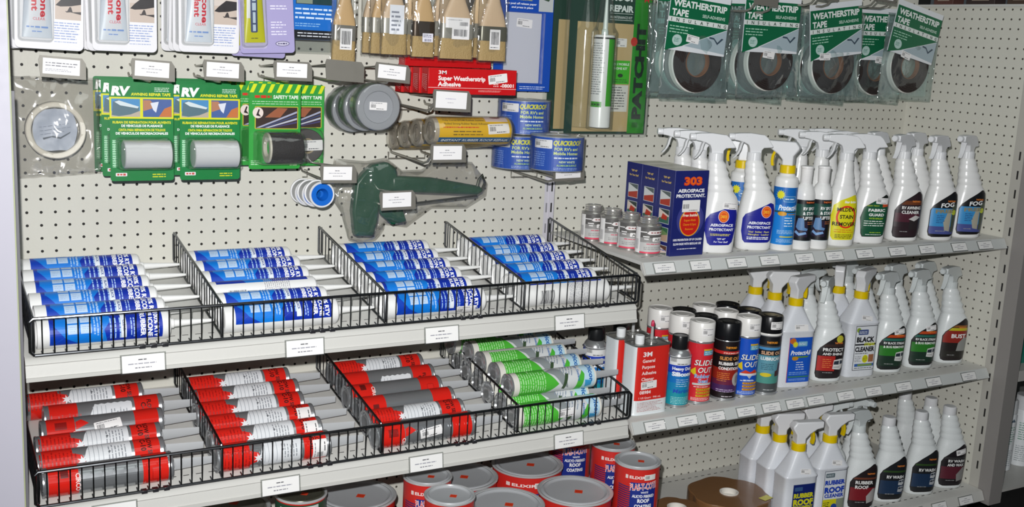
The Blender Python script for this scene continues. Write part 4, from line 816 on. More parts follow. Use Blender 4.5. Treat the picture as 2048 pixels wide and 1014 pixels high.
d.T('THETFORD', .2, 5.1, .26, 'f09a2c', w=1.1, bold=.06); d.T('PREMIUM', .3, 4.6, .2, 'f0c8b8', w=1.6); d.T('SLIDE OUT', .3, 4.0, .42, 'd8944a', w=2.3, bold=.06); d.T('RUBBER SEAL', .3, 3.5, .4, 'f0ecea', w=2.4, bold=.06); d.T('CONDITIONER', .3, 3.05, .38, 'f0ecea', w=2.4, bold=.06); d.L(-1.0, 1.9, .3, 2.8, 5, 'e08a3c', 4, .3, .35); d.L(-1.0, .85, 1.0, 1.2, 2, 'b4a4c4', 5); d.L(-.4, .4, .9, .55, 1, 'd0c8d0', 5)
lrub = d
aerosol('black-capped SLIDE OUT rubber conditioner aerosol, black to purple label, front one', (59.7, -12.6, ZR2), '141518', lrub, h=5.75, caph=1.75, group=AG)
for i, (x, y) in enumerate(((59.0, -10.05), (58.45, -7.45))): aerosol('plain black-capped aerosol, %s behind the rubber conditioner aerosol' % ('first', 'second')[i], (x, y, ZR2), '141518', lrub, h=5.75, caph=1.75, group=AG)
a = aerosol('royal blue SLIDE OUT aerosol with white cap and sticker, front one', (62.2, -12.5, ZR2), 'eceae6', lab_so(BC, 'Dry Lube', 'd03a1c', strip='e0a02c'), group=AG); stick_cap(a, 1.215, 6.9)
for i, (x, y) in enumerate(((61.6, -9.95), (61.0, -7.4))): aerosol('white-capped blue aerosol, %s behind the blue SLIDE OUT aerosol' % ('first', 'second')[i], (x, y, ZR2), 'eceae6', lab_so(BC, 'Dry Lube', 'd03a1c', strip='e0a02c'), group=AG)
d = D(.0016, .004); d.R(-3.4, .3, 3.4, 5.8, '4a4e50'); d.R(-3.4, 4.9, 3.4, 5.8, '18191c'); d.R(-3.4, 4.5, 3.4, 4.75, '4a90c4'); d.R(-3.4, 3.95, 3.4, 4.5, '1c1e22'); d.R(-3.4, 2.2, 3.4, 3.95, '5f98a8'); d.R(-3.4, 1.2, 3.4, 2.2, '4f9488'); d.P([(.6, 1.9), (1.6, 1.9), (1.6, 3.2), (1.0, 3.2), (.9, 2.5), (.6, 2.4)], '4a3234')
d.T('THETFORD', .1, 5.15, .26, 'f09a2c', w=1.1, bold=.06); d.T('SLIDE OUT', .3, 4.05, .44, 'e0b08a', w=2.4, bold=.06); d.T('LUBRICANT', .3, 3.5, .42, 'eef0ee', w=2.4, bold=.06); d.L(-.8, 2.5, .5, 3.2, 4, '2a5060', 4, .3, .35); d.E(-.3, 2.05, .55, .2, 'd8c42c'); d.L(-.4, .5, .9, .65, 1, 'b8bcbc', 5)
a = aerosol('black-capped SLIDE OUT lubricant aerosol with sticker on its cap, front one', (64.75, -12.7, ZR2), '101114', d, collar='e8e6e2', group=AG); stick_cap(a, 1.215, 6.9)
for i, (x, y) in enumerate(((64.2, -10.25), (63.65, -7.75))): aerosol('sticker-rimmed black-capped aerosol, %s behind the lubricant aerosol' % ('first', 'second')[i], (x, y, ZR2), '101114', d, collar='e8e6e2', group=AG)
def lab_hds():
    d = D(.0016, .004); d.R(-3.2, .3, 3.2, 4.85, '1470b8'); d.R(-3.2, .3, 3.2, 1.6, '1c90a0'); d.R(-3.2, 1.6, 3.2, 2.4, '1880b0'); d.R(-3.2, 3.3, 3.2, 4.85, '1a3cae'); d.R(-1.1, 4.05, 1.2, 4.85, 'e2e2e0'); d.bars(-1.0, 4.35, -.4, 4.7, '3a3a40', 4); d.L(-.3, 4.1, .9, 4.25, 1, '3a3a40', 5)
    d.T('Heavy Duty', .3, 3.6, .4, 'f2f4f6', w=2.1, bold=.06); d.T('Silicone', .3, 3.05, .52, 'f2f4f6', w=2.1, bold=.08); d.L(-.3, 2.0, 1.0, 2.8, 4, 'b4d0ea', 3, .3, .35); d.T('Marine', .3, 1.45, .5, '1a48b0', w=1.7, bold=.04, sl=.25); d.L(-.7, .4, 1.1, 1.1, 5, 'a4dcd8', 8, .2, .4); return d
aerosol('blue to teal Heavy Duty Silicone aerosol with narrow black cap', (54.1, -12.6, ZR2), '17181a', lab_hds(), r=1.15, h=5.4, caph=1.25, shoulder=True, group='silicone spray cans')
aerosol('blue and teal spray can with black cap, left of the oblong solvent cans', (48.3, -7.5, ZR2), '17181a', lab_hds(), r=1.15, h=5.4, caph=1.25, shoulder=True, group='silicone spray cans')
aerosol('black-capped silver-shouldered can behind the rear solvent can', (51.3, -7.2, ZR2), '17181a', lab_hds(), r=1.15, h=5.4, caph=1.25, shoulder=True, group='silicone spray cans')
# paint cans
RIM = mat('dcdfe0', .2, .4, kind='tin_rim'); LID = mat('babdc0', .4, .1, kind='tin_lid')
def paint_can(label, loc, r, h, rz=-30, kind='elixir', lid=None, sticker=(.3, 0), group='red ELIXIR cans on the bottom deck'):
    u = unit('paint_can', label, 'paint can', loc, rz, group)
    b = MB(); b.lathe([(r*.98, 0), (r*1.01, .04), (r*1.01, .12), (r*.985, .18), (r*.985, h-.2), (r*1.01, h-.14), (r*1.02, h-.04), (r*1.0, h), (r*.95, h-.02), (r*.93, h-.16), (r*.3, h-.18)], paper('c8261f', .25), 56); b.build('can_body', u)
    b = MB(); b.lathe([(r*1.015, h-.16), (r*1.03, h-.1), (r*1.03, h-.01), (r*1.0, h+.03), (r*.94, h-.01), (r*.92, h-.1)], RIM, 56, cap0=False, cap1=False); b.build('rim', u)
    b = MB(); b.lathe([(r*.93, h-.12), (r*.9, h+.0), (r*.86, h+.03), (r*.82, h-.06), (r*.79, h-.12), (r*.77, h-.13), (.01, h-.13)], lid or LID, 56, cap0=False, cap1=False); b.build('lid', u)
    k = min(1, r/3); d = D(.001, .004); s = .3 if r < 2.5 else .38; d.P([(sticker[0]-s, sticker[1]-s*.8), (sticker[0]+s*.8, sticker[1]-s), (sticker[0]+s, sticker[1]+s*.8), (sticker[0]-s*.8, sticker[1]+s)], 'e8421e'); d.L(sticker[0]-s*.6, sticker[1]-s*.4, sticker[0]+s*.6, sticker[1]+s*.5, 2, 'b02a10', 3)
    d.lay('price_dot', u, F_top(h-.13))
    d = D(.0016, .004)
    if kind == 'elixir':
        c = math.pi*r*.93; q = r/2.05
        d.R(-c, .25, c, h-.25, 'cc2a24'); d.R(-.75*q, .25, 1.75*q, h-1.4*min(q, 1.2), '1c2f86'); n = int((h-2)/.2)
        for i in range(n): d.P([(-2.0*q, .5+.2*i), (-.7*q, .42+.2*i), (-.7*q, .52+.2*i), (-2.0*q, .6+.2*i)], '33306a')
        z = h-.95; d.RR(-1.25*q, z-.12, -1.0*q, z+.22, .03, 'e8d4d0'); d.T('ELIXIR', -.15*q, z-.08, .36, 'f0e4e0', w=1.45*q, bold=.05)
        d.RR(.45*q, z-.2, 1.6*q, z+.3, .04, 'e6e4e0'); d.bars(.52*q, z-.1, .95*q, z+.2, '3a3a40', 4)
        z = h-2.0*min(1.15, max(1, q*.8)); d.O('PLAS-T-COTE', .5*q, z, .8, 'd83a44', 'f0e8e8', b0=.01, b1=.1, w=2.6*q, rot=4); d.T('WHITE', .55*q, z-.35, .24, 'eef0f4', w=.7*q, bold=.05); d.T('ALKYD FIBERED', .5*q, z-.75, .36, 'eef0f4', w=2.1*q, bold=.06); d.T('ROOF', .5*q, z-1.2, .46, 'eef0f4', w=1.1*q, bold=.08); d.T('COATING', .5*q, z-1.7, .42, 'eef0f4', w=1.6*q, bold=.08)
    else: d.R(-6*r/2.1, .25, 6*r/2.1, h-.3, '1c4a34'); d.R(.2, .3, 1.9, h-.4, 'd0d4d0'); d.L(.3, .6, 1.8, h-.7, 10, '3a4a40', 4); d.R(-1.4, h-1.5, -.9, h-.6, 'c8d0c8')
    d.lay('label', u, F_cyl(r*.985), .2); return u
PG = 'gallon paint cans on the bottom deck'; Q = 'quart cans on the bottom deck'
for x, y, lab in ((43.1, -13.4, 'wide red ELIXIR paint can, front right one'), (36.1, -13.4, 'wide red-rimmed paint can, front one cut by the bottom frame edge'), (42.3, -6.4, 'wide red ELIXIR paint can behind the front right one, lettering showing'), (35.3, -6.6, 'wide grey-lidded paint can, half hidden behind two narrow red cans'), (25.3, -6.9, 'wide red paint can right of the green can')):
    paint_can(lab, (x, y, ZR3), 3.25, 7.3, group=PG)
qs = [((49.0, -14.6), 'narrow red and blue can in the front right corner of the paint cans'), ((49.3, -9.9), 'narrow red and blue can directly behind the front right narrow can'), ((45.9, -10.6), 'x'), ((30.2, -10.4), 'narrow red can, rear one of the left pair'), ((30.3, -14.8), 'narrow red can, front one of the left pair')]
H1 = 4.75
def stack(x, y, lab, kind='elixir', lid=None, g=Q):
    paint_can(lab, (x, y, ZR3+H1+.06), 2.03, H1, kind=kind, lid=lid, group=g)
    paint_can('lower can beneath the '+lab.replace(',', ' -'), (x, y, ZR3), 2.03, H1, kind=kind, lid=lid, group=g)
stack(49.0, -14.3, 'narrow PLAS-T-COTE can, front right one')
stack(49.4, -9.9, 'narrow PLAS-T-COTE can, second from the right front')
stack(47.9, -4.9, 'narrow PLAS-T-COTE can, rearmost under the shelf')
stack(30.15, -14.6, 'narrow red can, front one of the left pair')
stack(30.2, -10.3, 'narrow red can, rear one of the left pair')
stack(19.4, -9.6, 'narrow dark green can beside the wide grey lid', 'green', mat('6a6a5c', .3, .6, kind='old_lid'), 'dark green cans on the bottom deck')
paint_can('wide dull dark-lidded can at the bottom edge left of the green can', (15.0, -5.2, ZR3), 3.1, 7.3, kind='green', lid=mat('8f8f86', .3, .6, kind='old_lid'), sticker=(0, 1), group='dark green cans on the bottom deck')
# big brown sealing tape rolls lying flat
BR = mat('7f5a38', .32, kind='tape_brown', bump=.5, bscale=14, coat=.4)
def bigroll(label, loc, r, w):
    u = unit('sealing_tape_roll', label, 'tape roll', loc, 12, 'brown sealing tape rolls'); b = MB()
    ring = lambda rr, z, q=.04: [((rr*(1+q*math.cos(6*2*math.pi*j/72))+.05*math.sin(5*j))*math.cos(2*math.pi*j/72), (rr*(1+q*math.cos(6*2*math.pi*j/72)))*math.sin(2*math.pi*j/72), z) for j in range(72)]
    b.loft([ring(r, 0), ring(r, w-.08), ring(r*.98, w), ring(r*.6, w+.02, .02), ring(.92, w+.01, 0), ring(.9, w-.6, 0)], BR, True, True); b.build('tape', u)
    b = MB(); b.lathe([(.93, w-.5), (.93, w+.1), (.84, w+.12), (.78, w+.08), (.78, w-.4), (.1, w-.45)], mat('dcd8d0', .5, kind='core_card'), 36); b.build('core', u)
    d = D(.001, .02); d.R(1.2, -3.4, 2.5, -2.6, 'd8cf5a'); d.lay('sticker', u, F_top(w+.02)); return u
bigroll('large brown sealing tape roll lying flat with a white core', (61.9, -12.3, ZR3), 3.9, 3.5)
bigroll('smaller brown tape roll lying flat between the paint cans and the large roll', (55.3, -12.6, ZR3), 2.4, 3.2)
# far right neighbouring bay
def spraycan_far(label, loc, c):
    u = unit('aerosol_can', label, 'aerosol can', loc, -30, 'white cans in the neighbouring bay'); b = MB(); b.lathe([(1.2, 0), (1.3, .1), (1.3, 6.6), (1.2, 6.8)], plastic(c), 40); b.build('can_body', u)
    b = MB(); b.lathe([(1.22, 6.8), (1.25, 6.85), (1.22, 8.3), (1.1, 8.4)], plastic('d6d8da'), 40); b.build('cap', u); d = D(.0016, .004); d.L(-1.0, 3.2, 1.2, 5.4, 8, '6f9a86', 4, .3, .4); d.L(-1.1, .6, 1.2, 2.6, 8, '9aa0a4', 4, .2, .4); d.P([(.2, 5.9), (.9, 5.9), (.55, 6.3)], '5a6a7a'); d.lay('label', u, F_cyl(1.3), .15); return u
spraycan_far('white spray can standing on the neighbouring deck at the far right edge', (102.4, -12.6, -33.2), 'dfe2e4')
spraycan_far('second white spray can, barely visible at the right frame edge', (106.0, -12.6, -33.2), 'dfe2e4')
u = unit('can_guard', 'thin wire hoop beside the far right white spray can', 'wire hoop', (99.9, -12.6, -33.2)); b = MB(); b.tube([(0, 0, 0), (0, 0, 6.6), (.3, .1, 7.4), (1.5, .4, 8.8), (4.5, .4, 9.6)], .07, WIRE, 6); b.build('hoop', u)
u = unit('product_bag', 'teal packaged item on the neighbouring shelf at the right frame edge', 'package', (100.9, -13.5, -20.0)); b = MB(); b.loft([sring(1.5, 0, 1.9, 1.0, 3, 0), sring(1.6, 0, 2.1, 1.2, 3, 1.5), sring(1.6, 0, 2.0, 1.2, 3, 5.0), sring(1.8, 0, 1.7, .8, 3, 7.2), sring(2.0, 0, 1.5, .2, 3, 8.4)], mat('1d6e60', .25, kind='teal_bag', bump=.6, bscale=40)); b.build('bag', u)
b = MB(); b.loft([sring(1.8, 0, 1.75, .82, 3, 6.9), sring(2.0, 0, 1.55, .25, 3, 8.5)], mat('7a6a44', .4, kind='bag_header')); b.build('header', u)
# ================================================================ goods hanging on the pegboard
PLATE = mat('7f7c74', .45, .3, kind='plate_grey')
FILM = film(); 
def sheet(w, h, amp, seed, nx=22, nz=24, y=0, sc=.55, shape=None):
    """crinkled film sheet in x-z, origin at the top centre"""
    v = []; f = []
    for j in range(nz+1):
        for i in range(nx+1):
            u, t = i/nx, j/nz; x = (u-.5)*w; z = -t*h
            if shape: x, z = shape(u, t, x, z)
            e = min(u, 1-u, t, 1-t); k = min(1, e*7)
            n = noise.noise(Vector((x*sc+seed*7.3, z*sc, seed*1.7)))+.5*noise.noise(Vector((x*sc*2.6, z*sc*2.6+seed, 3.1*seed)))
            v.append((x+.06*noise.noise(Vector((z*1.3, seed, x))), y+amp*n+(1-k)*.0, z+.07*noise.noise(Vector((x*1.5, seed*2, z)))))
    for j in range(nz):
        for i in range(nx): a = j*(nx+1)+i; f.append((a, a+1, a+nx+2, a+nx+1))
    return v, f
def pouch(u, w, h, amp, seed, mat_, d=.5, name='film_bag', shape=None, top=0, **k):
    b = MB(); nx, nz = 22, 24
    v1, f1 = sheet(w, h, amp, seed, shape=shape, **k); v2, f2 = sheet(w, h, amp*.6, seed+5, shape=shape, **k); n = len(v1)
    def bulge(v, s):
        o = []
        for idx, (x, y, z) in enumerate(v):
            i, j = idx % (nx+1), idx//(nx+1); a, t = i/nx, j/nz; q = math.sin(math.pi*a)**.5*math.sin(math.pi*min(1, t*1.02))**.5 if 0 < a < 1 and 0 < t < 1 else 0
            o.append((x, y*(.25+.75*q)+s*d*q, z+top))
        return o
    b.add(bulge(v1, -1)+bulge(v2, .55), f1+[tuple(i+n for i in reversed(q)) for q in f2]+[(i, i+n, i+n+1, i+1) for i in range(nx)]+[(i+1, i+n+1, i+n, i) for i in range(nz*(nx+1), nz*(nx+1)+nx)]+[(j*(nx+1), (j+1)*(nx+1), (j+1)*(nx+1)+n, j*(nx+1)+n) for j in range(nz)]+[((j+1)*(nx+1)+nx, j*(nx+1)+nx, j*(nx+1)+nx+n, (j+1)*(nx+1)+nx+n) for j in range(nz)], mat_)
    return b.build(name, u, ang=180)
HG = 'display hooks on the left pegboard'
def hook(label, x, z, y=-8.5, card=True, two=0, w=2.95, h=1.42, tilt=3, lab=None, group=HG, yaw=0, dz=-.8):
    u = unit('display_hook', label, 'display hook', (x, 0, z), 0, group)
    b = MB(); L = y+.2
    if not two: b.tube([(-.1, .1, dz+.25), (-.1, -.25, dz), (-.05, L+1.5, dz-.05), (0, L+.9, dz-.02), (0, L+.55, dz+.22)], .09, HOOK, 8); b.tube([(.1, .1, dz+.1), (.3, -.3, dz+.05), (.3, -.3, dz-.5), (-.1, -.3, dz-.5)], .06, HOOK, 6)
    else:
        for q in (-two/2, two/2): b.tube([(q, .1, dz+.3), (q, -.25, dz), (q, L+1.4, dz-.15), (q, L+.6, dz+.05), (q, L+.1, dz+.5)], .11, HOOK, 8)
        b.tube([(-two/2-.3, -.3, dz+.05), (-two/2-.3, -.3, dz-.55), (two/2+.3, -.3, dz-.55), (two/2+.3, -.3, dz+.05)], .08, HOOK, 6)
    b.build('prong', u)
    b = MB(); b.tube([(0, .1, .1), (0, -.3, 0), (0, y+.2, .6 if not two else .35), (0, y+.05, .5)], .075, HOOK, 8); b.build('card_arm', u)
    b = MB(); P = [(-w/2+.05, h/2), (w/2-.25, h/2), (w/2, h/2-.35), (w/2+.05, -h/2), (-w/2+.12, -h/2), (-w/2-.04, h/2-.3)]
    b.T = Matrix.Translation((0, y, 0)) @ Matrix.Rotation(R(tilt), 4, 'Y') @ Matrix.Rotation(R(yaw), 4, 'Z'); b.prism(P, -.03, .05, PLATE); pl = b.build('card_plate', u, ang=20)
    if card:
        d = D(.001, .004); d.R(-w/2+.24, -h/2+.24, w/2-.38, h/2-.14, 'f0eeee')
        if lab == 'form': d.L(-w/2+.4, .0, w/2-.5, .36, 2, '6a6a74', 4, .1, .4); d.L(-w/2+.4, -.3, w/2-.8, -.1, 2, '9a9aa4', 5)
        elif lab == 'hand': d.L(-.6, .1, .4, .2, 1, '9a90b8', 4); d.L(-.4, -.2, .3, -.12, 1, 'a4a0a8', 5)
        else: d.L(-.3, .2, .15, .3, 1, '55555c', 5); d.L(-.8, .0, .75, .12, 1, 'a0a0a8', 6, .1); d.L(-.45, -.22, .4, -.1, 1, '8a8a90', 7)
        T = Matrix.Translation((0, y-.035, 0)) @ Matrix.Rotation(R(tilt), 4, 'Y') @ Matrix.Rotation(R(yaw), 4, 'Z')
        d.lay('price_label', pl, lambda a, v, hh: tuple(T @ Vector((a, -hh, v))))
    return u
hook('grey hook plate with form-printed white label, leftmost above the masking tape', 2.68, 9.2, lab='form')
hook('grey hook plate with white label above the left green tape cards', 8.6, 9.22)
hook('grey hook plate with white label above the second stack of green tape cards', 13.55, 9.32, tilt=2)
hook('grey hook plate with white label above the safety tape cards', 18.7, 9.47, tilt=1)
hook('bare grey hook plate without a label below the lowest paint brush', 22.8, 9.6, card=False, w=3.1, h=1.55)
hook('grey hook plate with white label above the wrapped grey tape rolls', 26.75, 9.57, tilt=4)
hook('wide double hook with label plate under the red 3M boxes', 32.0, 7.5, two=3.0, w=3.4, h=1.7, tilt=2, lab='hand')
hook('double hook with label plate under the yellow roof repair roll', 31.85, 3.25, two=2.9, w=3.2, h=1.5, tilt=0)
hook('hook with label plate directly above the blue and white spool', 22.45, 1.7, tilt=1)
hook('hook with label plate lying over the bagged green caulking gun', 27.5, -.5, w=3.1, h=1.55, tilt=-1)
hook('double hook with slanted label plate below the blue patch tape rolls', 43.9, 1.4, y=-8.0, two=2.2, w=3.2, h=1.35, tilt=-2)
G5 = 'empty hooks above the weatherstrip bags'
for x, z, lab in ((64.3, 17.6, 'bare wire hook above the first and second weatherstrip bags'), (71.9, 18.6, 'bare double wire hook above the third weatherstrip bag'), (80.0, 18.9, 'wire hook with white plate above the rightmost weatherstrip bag')):
    hook(lab, x, z, two=2.2, card=(x > 75), w=3.0, h=1.4, group=G5, dz=-1.1)

def carded(name, label, cat, loc, w, h, base, dec, group, rz=0, ry=0, r=.25, back=None):
    """a printed backing card, origin at its bottom centre"""
    u = unit(name, label, cat, loc, rz, group, 0, ry); b = MB(); b.prism(rrect(-w/2, 0, w/2, h, r), -.025, .025, paper(base, .35)); b.build('backing_card', u, ang=20)
    if dec: dec.lay('card_print', u, F_front(-.025))
    return u
def blister(u, x0, z0, x1, z1, d, r=.3, name='blister', m=None):
    b = MB(); o = [(p[0], -.03, p[1]) for p in rrect(x0, z0, x1, z1, r)]; cx, cz = (x0+x1)/2, (z0+z1)/2; sc = lambda k, y: [(cx+(p[0]-cx)*k, y, cz+(p[2]-cz)*k) for p in o]
    b.loft([o, sc(.97, -d*.75), sc(.92, -d), ], m or film('blister_film', (.96, .97, .96), .1, 20, .25), False, True); return b.build(name, u, ang=60)
# silicone sealant cards
def sil_dec():
    d = D(.0015, .004); d.RR(-2.2, .1, 2.2, 7.9, .25, 'e6e5e8'); d.R(.35, 2.1, 2.05, 6.6, 'cfc4bc'); d.R(.35, 2.1, 2.05, 3.45, 'c4b4a8'); d.P([(.38, 3.05), (.7, 3.4), (1.25, 3.85), (2.05, 3.8), (2.05, 3.2), (1.4, 3.05), (.7, 2.98)], '2a2628'); d.P([(1.1, 2.6), (1.3, 3.0), (1.4, 2.98), (1.5, 2.65), (2.05, 2.7), (2.05, 2.5), (1.0, 2.7)], '3c3636')
    d.L(.3, .7, 2.05, 1.95, 7, '8ea0cc', 3, .2, .45); d.L(.3, .5, 1.9, .62, 1, '9aa8cc', 3); return d
def sil_tube(u):
    b = MB(); b.loft([sring(-.8, -.12, .98-.22*t, .06+.42*t, 2.2, .75+4.6*t+.9*(t > .99), 24) for t in (0, .08, .3, .6, 1)], mat('dbe2ec', .3, kind='tube_skin')); tb = b.build('sealant_tube', u)
    d = D(.0015, .02); fn = lambda a, v, h: (a, -.12-(.06+.42*min(1, max(0, (v-.75)/4.6)))*max(.05, 1-(min(.98, abs(a+.8)/(.98-.22*min(1, max(0, (v-.75)/4.6)))))**2.2)**(1/2.2)-h-.01, v)
    d.R(-1.35, 1.5, -.25, 5.2, 'e2e4ea'); d.T('Silicone', -.62, 3.2+.4, .62, 'd8283c', w=2.9, rot=-90, bold=.05); d.T('Sealant', -1.18, 3.2+.6, .62, 'd8283c', w=2.5, rot=-90, bold=.05); d.T('CLEAR', -.7, 1.95, .26, 'e07888', w=.8); d.L(-1.5, 1.35, -.1, 1.6, 1, '7fa0dc', 4, .05); d.L(-1.15, 1.1, -.45, 1.25, 1, '7fa0dc', 5, .05)
    d.lay('tube_print', tb, fn, .15, .5)
SG = 'white silicone sealant cards along the top left'
def sil_card(label, loc, tube=True):
    u = carded('sealant_card', label, 'carded sealant', loc, 4.45, 8.1, 'e3e2e6', sil_dec(), SG, r=.35)
    sil_tube(u); blister(u, -2.05, .45, .25, 7.6, .75); return u
sc0 = sil_card('white silicone sealant card, front of the leftmost stack', (2.3, -5.2, 10.3))
for s, (x0, z0, where, tl) in enumerate(((2.3, 10.3, 'leftmost', 1.5), (7.35, 10.35, 'second', 0), (13.35, 10.5, 'third', 0))):
    for k in range(4):
        if s == 0 and k == 0: sc0.rotation_euler.y = R(tl); continue
        o = dup(sc0, 'white silicone sealant card, %s the %s stack from the left' % (['front of', 'second in', 'third in', 'back of'][k], where), (x0-.22*k+(.1 if k == 2 else 0), -5.2+.95*k, z0-.02*k))
        o.rotation_euler.y = R([1.5, .5, -1, .2][(s+k) % 4] if k else tl)
# purple card with yellow tube
def purple(label, loc, ry):
    d = D(.0015, .004); d.RR(-2.1, .08, 2.1, 7.9, .2, 'a79fcb'); d.RR(-1.95, .35, -.05, 7.6, .2, 'bdb6d6'); d.star(.8, 6.5, .6, .35, 10, 'd8cf3c')
    for i, (y, n) in enumerate(((4.7, 3), (3.6, 2), (2.4, 3), (1.7, 2))): d.L(.3, y-.2*n, 1.6, y, n, 'e4e0f2', i, .35, .5)
    d.E(1.15, .7, .55, .2, '4a4668'); d.E(1.15, .7, .5, .16, 'c9c4dc'); d.L(.8, .62, 1.5, .78, 1, '4a4668', 4, 0, .7)
    u = carded('seam_sealer_card', label, 'carded sealant', loc, 4.2, 8.0, 'a79fcb', d, 'purple sealer cards', ry=ry)
    b = MB(); b.loft([sring(-1.0, -.1, .8-.15*t, .05+.4*t, 2.2, .8+4.8*t+.9*(t > .99), 24) for t in (0, .1, .3, .6, 1)], mat('c9c61c', .25, kind='tube_skin')); tb = b.build('sealer_tube', u)
    d = D(.0015, .02); fn = lambda a, v, h: (a, -.1-(.06+.42*min(1, max(0, (v-.8)/4.8)))*max(.05, 1-(min(.98, abs(a+1.0)/.78))**2.2)**(1/2.2)-h-.01, v)
    d.P([(-1.6, 2.6), (-1.35, 2.6), (-1.25, 5.4), (-1.55, 5.4)], 'dcdcd8'); d.RR(-1.32, 1.55, -.8, 4.3, .1, '3f4c72'); d.L(-2.3, 2.7, .2, 3.1, 1, 'c2d2e0', 9, 0, .75, 90); d.L(-1.3, 1.05, -.7, 1.2, 1, '6a6a2c', 3); d.lay('tube_print', tb, fn, .15, .5)
    blister(u, -2.0, .4, -.1, 7.6, .65); return u
purple('purple sealer card with yellow tube between the white cards and the blue package', (17.7, -5.6, 10.65), -3)
purple('rear purple sealer card, only its lower edge showing', (17.3, -4.4, 10.3), 1)
# blue hook package
d = D(.0015, .004); d.R(-1.85, .7, 1.85, 7.5, '1468c0'); d.R(-1.45, 2.7, 1.5, 6.2, '22303c'); d.R(-1.4, 2.75, -.1, 4.4, '7f8c7c'); d.R(-.05, 2.75, 1.45, 4.0, '1c3c40'); d.L(-1.5, 1.5, 1.6, 2.5, 3, 'cfe0f4', 3, .1, .45); d.L(-1.5, .95, .6, 1.3, 2, '7fb0e0', 4, .1); d.R(-1.85, .01, 1.85, .72, '14161c'); d.L(-1.3, .15, 1.7, .6, 2, 'd8dce4', 6, .1, .4); d.sticker(.1, 4.4, 2.2, .9, 6, 6)
u = carded('blue_blister_card', 'blue blister card with black bottom band and tilted price sticker', 'carded product', (21.75, -4.2, 11.8), 3.75, 7.6, '1468c0', d, 'blue blister cards')
b = MB(); b.prism(rrect(-2.1, -.95, 2.1, .1, .15), -.25, .12, film('clear_shell', (.9, .92, .91), .14, 14, .3)); b.build('clear_tray', u)
b = MB(); b.lathe([(.1, -.6), (.45, -.58), (.5, -.1)], plastic('dfe4e0'), 20, (.5, 4.4), 'y'); b.build('white_fitting', u)
# paint brushes in film
WOODS = ['c9a777', 'cdb394', 'd3b790']
def brush(label, loc, w, wood=0, fer='5a5446', film_=True, stk=0, group='bagged paint brushes', ry=0, hl=7.0):
    u = unit('paint_brush', label, 'paint brush', loc, 0, group, 0, ry); k = w/2
    br = mat('a48c5e', .7, bump=.8, bscale=260, kind='bristle'); b = MB(); b.loft([sring(0, 0, k*1.03, .26, 4, 0, 32), sring(0, 0, k*1.02, .3, 4, .9, 32), sring(0, 0, k*.98, .33, 4, 1.8, 32)], br); b.build('bristles', u)
    b = MB(); b.loft([sring(0, 0, k*1.0, .36, 5, 1.65, 32), sring(0, 0, k*1.01, .37, 5, 1.75, 32), sring(0, 0, k*1.01, .37, 5, 2.75, 32), sring(0, 0, k, .36, 5, 2.85, 32)], mat(fer, .35, .5, kind='ferrule')); b.build('ferrule', u)
    wd = mat(WOODS[wood], .45, bump=.25, bscale=90, kind='wood'); b = MB(); b.loft([sring(0, 0, k*.97, .34, 4, 2.8, 32), sring(0, 0, k*.94, .33, 3.5, 3.1, 32), sring(0, 0, k*.78, .32, 3, 3.8, 32), sring(0, 0, k*.5, .3, 2.6, 4.7, 32), sring(0, 0, .42, .28, 2.4, 5.5, 32), sring(0, 0, .36, .26, 2.2, 6.6, 32), sring(0, 0, .42, .25, 2.2, hl, 32), sring(0, 0, .3, .2, 2.2, hl+1.2, 32)], wd); b.build('handle', u)
    d = D(.0015, .004)
    if stk == 1: d.R(-.45, .95, .55, 2.6, 'e8e6e6'); d.bars(-.32, 1.35, .42, 2.4, '2c2c34', 3); d.L(-.35, 1.05, .45, 1.2, 1, '5a5a60', 3)
    if stk == 2: d.R(-1.2, 2.5, 1.0, 3.35, 'eceaea'); d.bars(.1, 2.7, .85, 3.0, '3a3a44', 4); d.R(-.6, 1.6, 1.0, 2.5, 'e8e6e6'); d.bars(-.4, 1.85, .8, 2.4, '2c2c34', 5); d.L(-1, 3.1, .4, 3.2, 1, '8a8a90', 4)
    if stk == 3: d.RR(-.2, 1.2, .75, 1.9, .04, 'e2e0ea'); d.bars(-.0, 1.25, .6, 1.45, '4a4a6a', 5); d.L(-.1, 1.55, .65, 1.8, 2, '7a7a90', 4)
    if stk == 4: d.R(-.55, 1.6, .7, 3.9, 'e6e8ee'); d.L(-.4, 1.8, .5, 3.5, 5, '8a8e9a', 6)
    if stk: d.lay('label', u, lambda a, v, h: (a, -.385-h, v))
    if film_: pouch(u, w*1.14, hl+1.2, .14, int(loc[0]*3) % 17, FILM, .5, 'film_sleeve', top=hl+1.0)
    return u
BG = 'bagged paint brushes along the top edge'
brush('narrow bagged paint brush hanging lower than the others, beside the blue card', (24.1, -4.6, 10.2), 1.9, 0, '8f8c84', True, 1, BG, 1)
brush('bagged paint brush with tilted white sticker, leftmost wide one', (28.0, -5.6, 10.95), 2.1, 1, 'b4b2a8', True, 4, BG)
brush('bagged paint brush with dark ferrule and small lilac sticker', (30.65, -5.4, 10.85), 1.9, 0, '4a4036', True, 3, BG)
brush('widest bagged paint brush with large barcode sticker over its ferrule', (33.6, -5.6, 10.8), 2.9, 1, 'a8a69c', True, 2, BG)
brush('bagged paint brush with big square barcode, rightmost', (37.0, -5.6, 10.75), 2.5, 1, '6f6e62', True, 1, BG)
